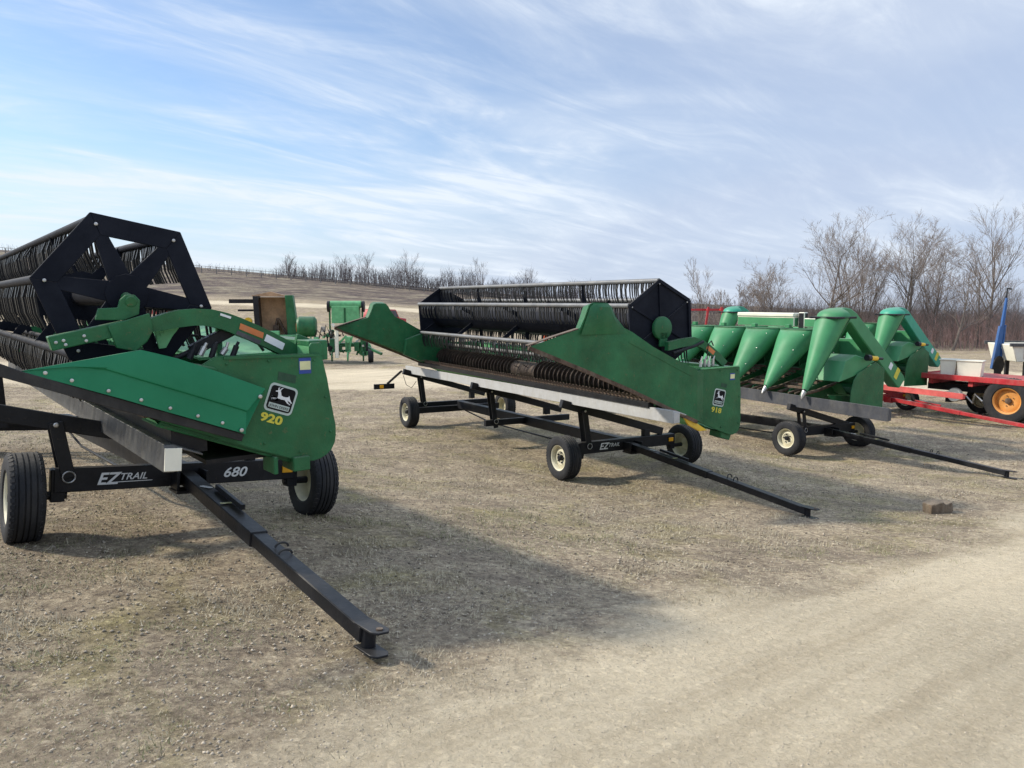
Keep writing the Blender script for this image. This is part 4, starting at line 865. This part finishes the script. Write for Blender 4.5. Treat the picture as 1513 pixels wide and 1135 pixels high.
b = MB(); b.box(1.4, 1.6, -.3, -.15, 1.5, 1.75); b.box(1.75, 1.85, -.3, -.2, 1.3, 1.6); b.build('valve_block', 'steel', bl)
b = MB(); b.lathe([(.001, -.16), (.36, -.16), (.36, .16), (.001, .16)], (3.4, .5, .62), 'y', 26, closed=False); b.build('gauge_wheel', 'green_in', bl)
for k in range(16):
    b = MB(); x = .9+random.random()*2.6; z = .45+random.random()*1.0; b.beam((x, -.5+random.random()*.8, z), (x+random.uniform(-.5, .5), -.4+random.random()*.6, z+random.uniform(-.3, .45)), .07, .09); b.beam((x, -.1, z), (x, -.45, z), .09, .09)
    b.build('linkage', ('green', 'green', 'green_in', 'black', 'steel')[k % 5], bl)
b = MB(); b.lathe([(.001, -.12), (.34, -.12), (.36, 0), (.34, .12), (.001, .12)], (3.75, -.3, .34), 'x', 22, closed=False); b.build('tyre', 'rubber', bl)

for k in range(10):
    b = MB(); x = -.3+.42*k; b.beam((x, -.2, .35), (x+random.uniform(-.2, .3), -.1, 1.0+random.random()*.5), .06, .08); b.box(x-.10, x+.14, -.35, .05, .55, .75+random.random()*.3); b.build('opener_unit', ('green', 'black', 'green', 'green_in')[k % 4], bl, .01)
gb = thing('seed_drill', 'light green box machine standing behind the row planter', 'seed drill', at(-11.6, 49.5), math.radians(3))
gb.scale = (.84, .84, .86)
b = MB(); b.box(-.1, 2.0, -.4, .5, 1.35, 2.65); b.tube([(-.25, 0, 2.75), (2.15, 0, 2.75)], .28, 16); b.build('seed_hopper', 'green_in', gb, .03)
b = MB(); b.box(.85, 1.0, -.43, -.40, 1.4, 2.5); b.build('hopper_divider', 'green', gb)
for xe in (-.45, 2.2):
    b = MB(); b.tube([(xe, 0, 2.6), (xe+.18, 0, 2.6)], .42, 16); b.build('end_drive', 'black', gb)
b = MB(); b.box(-.4, 2.3, -.1, .1, .7, .85); b.beam((-.3, 0, 2.4), (-.3, 0, .7), .12, .12); b.beam((2.2, 0, 2.4), (2.2, 0, .7), .12, .12); b.build('frame', 'green', gb)
for x in (-.2, 2.1):
    w = wheel(gb, 0, 0, .42, .22, -1, 'rim'); w.location = (x, 0, .42)

rm = thing('pickup_truck', 'red pickup truck seen behind the far tip of the middle header', 'truck', at(-9.6, 55), math.radians(72))
b = MB(); b.prism([(-2.6, .5), (2.6, .5), (2.65, 1.05), (1.5, 1.15), (.95, 1.75), (-.55, 1.78), (-.8, 1.15), (-2.6, 1.12)], -.9, .9); b.build('body', 'red', rm, .06)
b = MB(); b.prism([(-.45, 1.2), (1.25, 1.2), (.85, 1.66), (-.42, 1.68)], -.915, .915); b.build('windows', 'grey', rm, .01)
for x, y in ((-1.7, -.8), (1.7, -.8), (-1.7, .8), (1.7, .8)):
    w = wheel(rm, 0, 0, .38, .24, -1, 'grey'); w.location = (x, y, .38); w.rotation_euler = (0, 0, PI/2)

def tillage(label, loc, rz, L, mat, hi, tall=1.6):
    t = thing('field_cultivator', label, 'cultivator', loc, rz, 'red and orange tillage machines')
    b = MB()
    for y in (0, 1.0, 2.0): b.box(0, L, y, y+.12, hi, hi+.14)
    for k in range(5): x = L*k/4; b.box(x-.05, x+.05, 0.12, 2.0, hi+.02, hi+.12)
    b.build('frame', mat, t, .008)
    for k in range(int(L/.75)):
        b = MB(); x = .3+.75*k; y = (k % 3)*1.0; b.tube([(x, y, hi), (x, y-.25, hi-.15), (x, y-.3, hi-.45), (x, y+.1, .05)], .03, 6); b.build('shank', mat, t)
    b = MB(); b.beam((L*.3, 0, hi+.1), (L*.36, 0, hi+tall), .12, .12); b.beam((L*.6, 0, hi+tall), (L*.68, 0, hi+.1), .12, .12); b.beam((L*.05, .5, hi+tall*.9), (L*.95, .5, hi+tall*.9), .10, .14); b.beam((L*.36, 0, hi+tall*.9), (L*.36, .5, hi+tall*.9), .1, .1); b.beam((L*.6, 0, hi+tall*.9), (L*.6, .5, hi+tall*.9), .1, .1); b.build('wing_fold', mat, t)
    for x in (L*.25, L*.75):
        w = wheel(t, 0, 0, .36, .22, -1, 'rim'); w.location = (x, 1.4, .36)
    return t
tillage('orange field cultivator seen through the reel of the middle header', at(-.6, 26.3), math.radians(4), 5.5, 'orange', .95, 2.0)
tillage('red field cultivator seen through the spokes of the open reel at left', at(-14.6, 27.5), math.radians(14), 3.0, 'pinkred', 1.0, 1.6)
tillage('dark red folded cultivator far off above the corn head snouts', at(11.6, 50), math.radians(0), 3.6, 'red', 1.0, 1.9)

# ------------------------------------------------------------------ trees and brush
def rv(s): return Vector((random.uniform(-s, s), random.uniform(-s, s), random.uniform(-s, s)))
def grow(T, C, p, d, L, r, lvl, maxl, spread, up=.12, kids=(7, 5, 4, 3)):
    pts = [p.copy()]; rs = [r]; k = 5 if lvl == 0 else (4 if lvl == 1 else 3); d = d.normalized(); dirs = []
    for i in range(k):
        d = (d+rv(.10 if lvl else .07)+Vector((0, 0, up*.5))).normalized(); p = p+d*L/k; pts.append(p.copy()); rs.append(max(r*(1-.80*(i+1)/k), .004)); dirs.append(d.copy())
    (T if lvl < 2 else C).tube(pts, rs, 6 if lvl == 0 else (4 if lvl == 1 else 3), cap=False)
    if lvl >= maxl: return
    n = kids[min(lvl, len(kids)-1)]
    for j in range(n):
        f = random.uniform(.22 if lvl else .25, 1.0); i = min(int(f*k), k-1); q = pts[i].lerp(pts[i+1], f*k-i); a = random.uniform(0, 2*PI)
        dd, s, u_ = basis(dirs[i]); sp = spread*random.uniform(.7, 1.25)
        nd = dd*math.cos(sp)+(s*math.cos(a)+u_*math.sin(a))*math.sin(sp); nd.z = max(nd.z, -.1)+.08
        grow(T, C, q, nd, L*random.uniform(.42, .66)*(1.1-.35*f), max(rs[i]*.52, .008), lvl+1, maxl, spread, up, kids)
def tree(label, x, y, h, spread=.62, lean=(0, 0), kids=(9, 6, 4, 3), maxl=4, r=None, stems=1, group='bare trees along the edge of the yard', mats=('bark', 'twig')):
    t = thing('bare_tree', label, 'tree', at(x, y), random.uniform(0, 6.28) if not (lean[0] or lean[1]) else 0, group)
    T = MB(); C = MB()
    for s in range(stems):
        d = Vector((lean[0]+random.uniform(-.25, .25)*(stems > 1), lean[1]+random.uniform(-.25, .25)*(stems > 1), 1))
        grow(T, C, Vector((random.uniform(-.3, .3)*(stems > 1), random.uniform(-.3, .3)*(stems > 1), -.1)), d, h*random.uniform(.70, .82), (r or h*.014)*(1 if stems == 1 else .7), 0, maxl, spread, kids=kids)
    T.build('trunk', mats[0], t, recalc=False); C.build('crown', mats[1], t, recalc=False)
    return t
TR = [('largest bare tree, tall and vase-shaped, at the right edge behind the blue marker arm', 38.3, 61, 10.0, .56, (.02, 0), 1, 5),
      ('leaning bare tree with a forked dark trunk rising behind the nearer corn head', 23.6, 58, 9.0, .80, (.25, 0), 1, 5),
      ('bare tree of several thin stems right of the forked leaning tree', 27.2, 60, 8.6, .62, (0, 0), 2, 4),
      ('dense many-stemmed bare tree above the gap between the two corn heads', 30.6, 59, 8.9, .72, (.05, 0), 3, 4),
      ('many-stemmed bare tree whose limbs lean right, left of the largest tree', 33.4, 61, 8.6, .75, (.22, 0), 2, 4),
      ('slim bare tree between the many-stemmed trees and the largest tree', 35.6, 58, 7.2, .65, (0, 0), 1, 4),
      ('bare tree with fine twigs filling the gap left of the leaning tree', 20.6, 60, 5.6, .6, (-.05, 0), 2, 4),
      ('short bare tree directly behind the corn head, right of the solitary one', 18.6, 63, 4.8, .6, (.1, 0), 1, 4),
      ('solitary thin bare tree above the far snouts of the corn head', 15.2, 62, 5.4, .45, (0, 0), 1, 4),
      ('small faint bare tree nearest to the black reel end of the middle header', 12.3, 64, 4.0, .5, (0, 0), 1, 4),
      ('bare tree partly cut off by the right edge, behind the pale hopper cart', 41.2, 58, 7.5, .55, (0, 0), 1, 4),
      ('bare tree with a split trunk just left of the forked leaning tree', 22.0, 64, 6.6, .7, (-.1, 0), 2, 4),
      ('bare tree standing far back in the gap left of the largest tree', 37.0, 66, 8.0, .65, (0, 0), 2, 4),
      ('slender bare tree with upright limbs between the forked tree and the dense clump', 28.8, 63, 7.6, .4, (-.05, 0), 2, 4),
      ('crooked bare tree low behind the teal-capped corn head', 32.0, 55, 6.6, .7, (.3, 0), 1, 4),
      ('thin leaning bare tree over the far end of the corn head', 16.9, 60, 4.2, .5, (-.25, 0), 1, 4)]
for (lab, x, y, h, sp_, ln, st, ml) in TR:
    big = ml == 5
    tree(lab, x, y, h, sp_, ln, kids=(12, 7, 6, 3) if big else (9, 6, 5, 3), maxl=ml if not big else 4, stems=st, r=h*.016)
for (lab, x, y, h) in [('small bare tree on the hill crest just right of the open reel frame', -44, 150, 4.6), ('bushy bare tree standing above the hedge on the hillside', -29, 149, 6.2),
                       ('thin bare tree at the right end of the hillside hedge', -6, 149, 6.6), ('bare tree over the middle of the hillside hedge', -20.5, 150, 7.0), ('small bare tree behind the top bar of the middle reel', 4, 150, 6.2)]:
    tree(lab, x, y, h, .5, (0, 0), kids=(8, 5, 4), maxl=3, stems=3, r=.13, group='bare trees along the hill crest', mats=('farbrush', 'farbrush'))
def brush(name, label, n, fx, hfun, mat, w=.02, tw=4):
    V = []; Fs = []; k = 0
    for i in range(n):
        x, y = fx(); z = ZB(x, y); h = hfun(x)*random.uniform(.35, 1.0); dx = random.uniform(-.22, .22)*h; dy = random.uniform(-.22, .22)*h
        segs = [((x, y, z-.1), (x+dx, y+dy, z+h), w)]
        for j in range(tw):
            f = random.uniform(.25, .9); a = random.uniform(-1, 1); l = h*random.uniform(.18, .42)
            segs.append(((x+dx*f, y+dy*f, z+h*f), (x+dx*f+a*l*.8, y+dy*f+random.uniform(-.6, .6)*l, z+h*f+l*random.uniform(.4, 1)), w*.6))
        for p, q, ww in segs:
            V += [(p[0]-ww, p[1], p[2]), (p[0]+ww, p[1]+ww*.3, p[2]), (p[0], p[1]+ww*1.3, p[2]), q]; Fs += [(k, k+1, k+3), (k+1, k+2, k+3), (k+2, k, k+3)]; k += 4
    me = bpy.data.meshes.new(name); me.from_pydata(V, [], Fs); me.materials.append(M[mat]); o = bpy.data.objects.new(name, me); COL.objects.link(o); return tag(o, label, 'brush', kind='stuff')
_gx = np.linspace(-130, 130, 131); _gy = np.linspace(40, 190, 76); _GX, _GY = np.meshgrid(_gx, _gy, indexing='ij'); _GZ = ground(_GX, _GY)
def ZB(x, y):
    i = min(max((x+130)/2, 0), 129.99); j = min(max((y-40)/2, 0), 74.99); a, b_ = int(i), int(j); u_, v_ = i-a, j-b_
    return (_GZ[a, b_]*(1-u_)+_GZ[a+1, b_]*u_)*(1-v_)+(_GZ[a, b_+1]*(1-u_)+_GZ[a+1, b_+1]*u_)*v_
brush('understory_brush', 'tangle of reddish brown brush under the bare trees', 2300, lambda: (18+34*random.random()**.75, random.uniform(54, 72)), lambda x: 1.5+1.6*min(1, max(0, (x-10)/22)), 'brush', .018, 5)
brush('tall_brush', 'tall thin saplings among the bare trees', 2600, lambda: (14+35*random.random(), random.uniform(57, 72)), lambda x: 4.8 if x > 24 else 2.8, 'twig', .016, 9)
brush('hedge_brush', 'leafless hedge along the hillside', 1900, lambda: (lambda t: (-46+62*t, 146+random.uniform(0, 9)))(random.random()**.9), lambda x: (2.2+3.7*min(1, max(0, (x+50)/16)))*(.75+.25*math.sin(x*.9)*math.sin(x*.37+1)), 'farbrush', .038, 6)
brush('far_brush', 'low leafless brush along the horizon behind the headers', 2600, lambda: (random.uniform(8, 110), random.uniform(118, 150)), lambda x: 2.6, 'farbrush', .05, 4)
brush('crest_weeds', 'sparse weeds along the upper hill', 600, lambda: (random.uniform(-115, -40), random.uniform(146, 155)), lambda x: 1.5, 'farbrush', .03, 3)
# fence on the hill
fn = thing('fence', 'long grey post and wire fence running along the hillside below the hedge', 'fence', (0, 0, 0))
for k in range(46):
    x = -108+2.7*k; y = 141+.02*x; b = MB(); b.box(x-.07, x+.07, y-.07, y+.07, ZB(x, y)-.2, ZB(x, y)+1.25); b.build('post', 'wire', fn)
b = MB()
for hh in (.5, 1.15): b.tube([(-108+2.7*k, 141+.02*(-108+2.7*k), ZB(-108+2.7*k, 141)+hh) for k in range(46)], .035, 4)
b.build('wires', 'wire', fn)

# ------------------------------------------------------------------ sky, sun, camera
SUN_AZ_VEC = Vector((-.985, .17, 0)).normalized(); ELEV = math.radians(36)
w = bpy.data.worlds.new('World'); scene.world = w; w.use_nodes = True; nt = w.node_tree; nt.nodes.clear()
out = nt.nodes.new('ShaderNodeOutputWorld'); bg = nt.nodes.new('ShaderNodeBackground'); nt.links.new(bg.outputs[0], out.inputs[0])
sky = nt.nodes.new('ShaderNodeTexSky'); sky.sky_type = 'NISHITA'; sky.sun_disc = False; sky.sun_elevation = ELEV
sky.sun_rotation = math.atan2(SUN_AZ_VEC.x, SUN_AZ_VEC.y); sky.air_density = 1.0; sky.dust_density = .5; sky.ozone_density = 1.6; sky.altitude = 300
tc = N(nt, 'ShaderNodeTexCoord'); sp = N(nt, 'ShaderNodeSeparateXYZ'); nt.links.new(tc.outputs['Generated'], sp.inputs[0])
def mth(op, a, b=None):
    n = N(nt, 'ShaderNodeMath', operation=op)
    for i, v in enumerate((a, b)):
        if v is None: continue
        if isinstance(v, (int, float)): n.inputs[i].default_value = v
        else: nt.links.new(v, n.inputs[i])
    return n.outputs[0]
zz = mth('ADD', mth('MAXIMUM', sp.outputs[2], 0.0), .16)
cx_ = mth('DIVIDE', sp.outputs[0], zz); cy_ = mth('DIVIDE', sp.outputs[1], zz)
cb = N(nt, 'ShaderNodeCombineXYZ'); nt.links.new(cx_, cb.inputs[0]); nt.links.new(cy_, cb.inputs[1])
def cloud(scale, rot, sc, det, ro, dist, lo, hi, off=(0, 0, 0)):
    m0 = N(nt, 'ShaderNodeMapping'); m0.inputs['Rotation'].default_value = (0, 0, rot); nt.links.new(cb.outputs[0], m0.inputs[0]); mp = N(nt, 'ShaderNodeMapping'); mp.inputs['Scale'].default_value = (*sc, 1); mp.inputs['Location'].default_value = off; nt.links.new(m0.outputs[0], mp.inputs[0])
    n = N(nt, 'ShaderNodeTexNoise', i_Scale=scale, i_Detail=det, i_Roughness=ro, i_Distortion=dist); nt.links.new(mp.outputs[0], n.inputs[0])
    r = N(nt, 'ShaderNodeMapRange', interpolation_type='SMOOTHSTEP'); r.inputs[1].default_value = lo; r.inputs[2].default_value = hi; nt.links.new(n.outputs[0], r.inputs[0]); return r.outputs[0]
c1 = cloud(.9, math.radians(-30), (.6, 1.15), 5, .58, .7, .36, .68, (3.1, 1.2, 0))
c2 = cloud(2.2, math.radians(-40), (.5, 1.7), 9, .64, .8, .38, .76, (.4, 5.3, 0))
c3_ = cloud(9., math.radians(-65), (.6, 2.0), 5, .6, .2, .42, .70, (1.4, 2.3, 0))
cl = mth('ADD', mth('MULTIPLY', c1, .50), mth('MULTIPLY', mth('MULTIPLY', c2, mth('ADD', c1, .30)), .85))
cl = mth('ADD', cl, mth('MULTIPLY', mth('MULTIPLY', c2, c3_), .18))
# thin veil: thicker to the right and near the horizon
veil = N(nt, 'ShaderNodeMapRange', interpolation_type='SMOOTHSTEP'); veil.inputs[1].default_value = -.35; veil.inputs[2].default_value = .45; veil.inputs[3].default_value = .12; veil.inputs[4].default_value = .78; nt.links.new(sp.outputs[0], veil.inputs[0])
hz = N(nt, 'ShaderNodeMapRange', interpolation_type='SMOOTHSTEP'); hz.inputs[1].default_value = .0; hz.inputs[2].default_value = .22; hz.inputs[3].default_value = .55; hz.inputs[4].default_value = 0; nt.links.new(sp.outputs[2], hz.inputs[0])
vl = mth('MINIMUM', mth('ADD', veil.outputs[0], hz.outputs[0]), .9); cl = mth('MINIMUM', mth('MULTIPLY', cl, mth('SUBTRACT', 1.08, mth('MULTIPLY', veil.outputs[0], .62))), .92)
skt = mixc(nt, sky.outputs[0], (.66, .71, .76), 1., 'MULTIPLY')
ov = N(nt, 'ShaderNodeMapRange', interpolation_type='SMOOTHSTEP'); ov.inputs[1].default_value = .40; ov.inputs[2].default_value = .75; ov.inputs[3].default_value = 1.0; ov.inputs[4].default_value = 1.75; nt.links.new(sp.outputs[2], ov.inputs[0])   # gain added to the upper sky out of view, to lift ambient light
hv0 = mixc(nt, mixc(nt, skt, (2.42, 2.82, 3.65), vl), (3.8, 4.15, 4.6), cl)
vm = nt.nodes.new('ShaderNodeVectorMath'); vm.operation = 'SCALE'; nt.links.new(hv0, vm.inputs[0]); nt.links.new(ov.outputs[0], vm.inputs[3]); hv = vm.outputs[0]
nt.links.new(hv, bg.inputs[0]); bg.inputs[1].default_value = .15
sun = bpy.data.lights.new('sun', 'SUN'); sun.energy = 3.1; sun.angle = math.radians(4.0); sun.color = (1, .92, .79)
so = bpy.data.objects.new('sun', sun); COL.objects.link(so)
dv = Vector((SUN_AZ_VEC.x*math.cos(ELEV), SUN_AZ_VEC.y*math.cos(ELEV), math.sin(ELEV))); so.rotation_euler = dv.to_track_quat('Z', 'Y').to_euler()
cam = bpy.data.cameras.new('camera'); co = bpy.data.objects.new('camera', cam); COL.objects.link(co); scene.camera = co
cam.sensor_width = 36; cam.lens = 1120/1513*36; cam.clip_end = 3000; cam.clip_start = .05
co.location = (0, 0, 1.57); co.rotation_euler = (math.radians(90)-math.atan((567.5-445)/1120), 0, 0)
vs_ = scene.view_settings; vs_.view_transform = 'Standard'; vs_.look = 'None'; vs_.exposure = 0.60; vs_.gamma = 1; vs_.use_curve_mapping = False
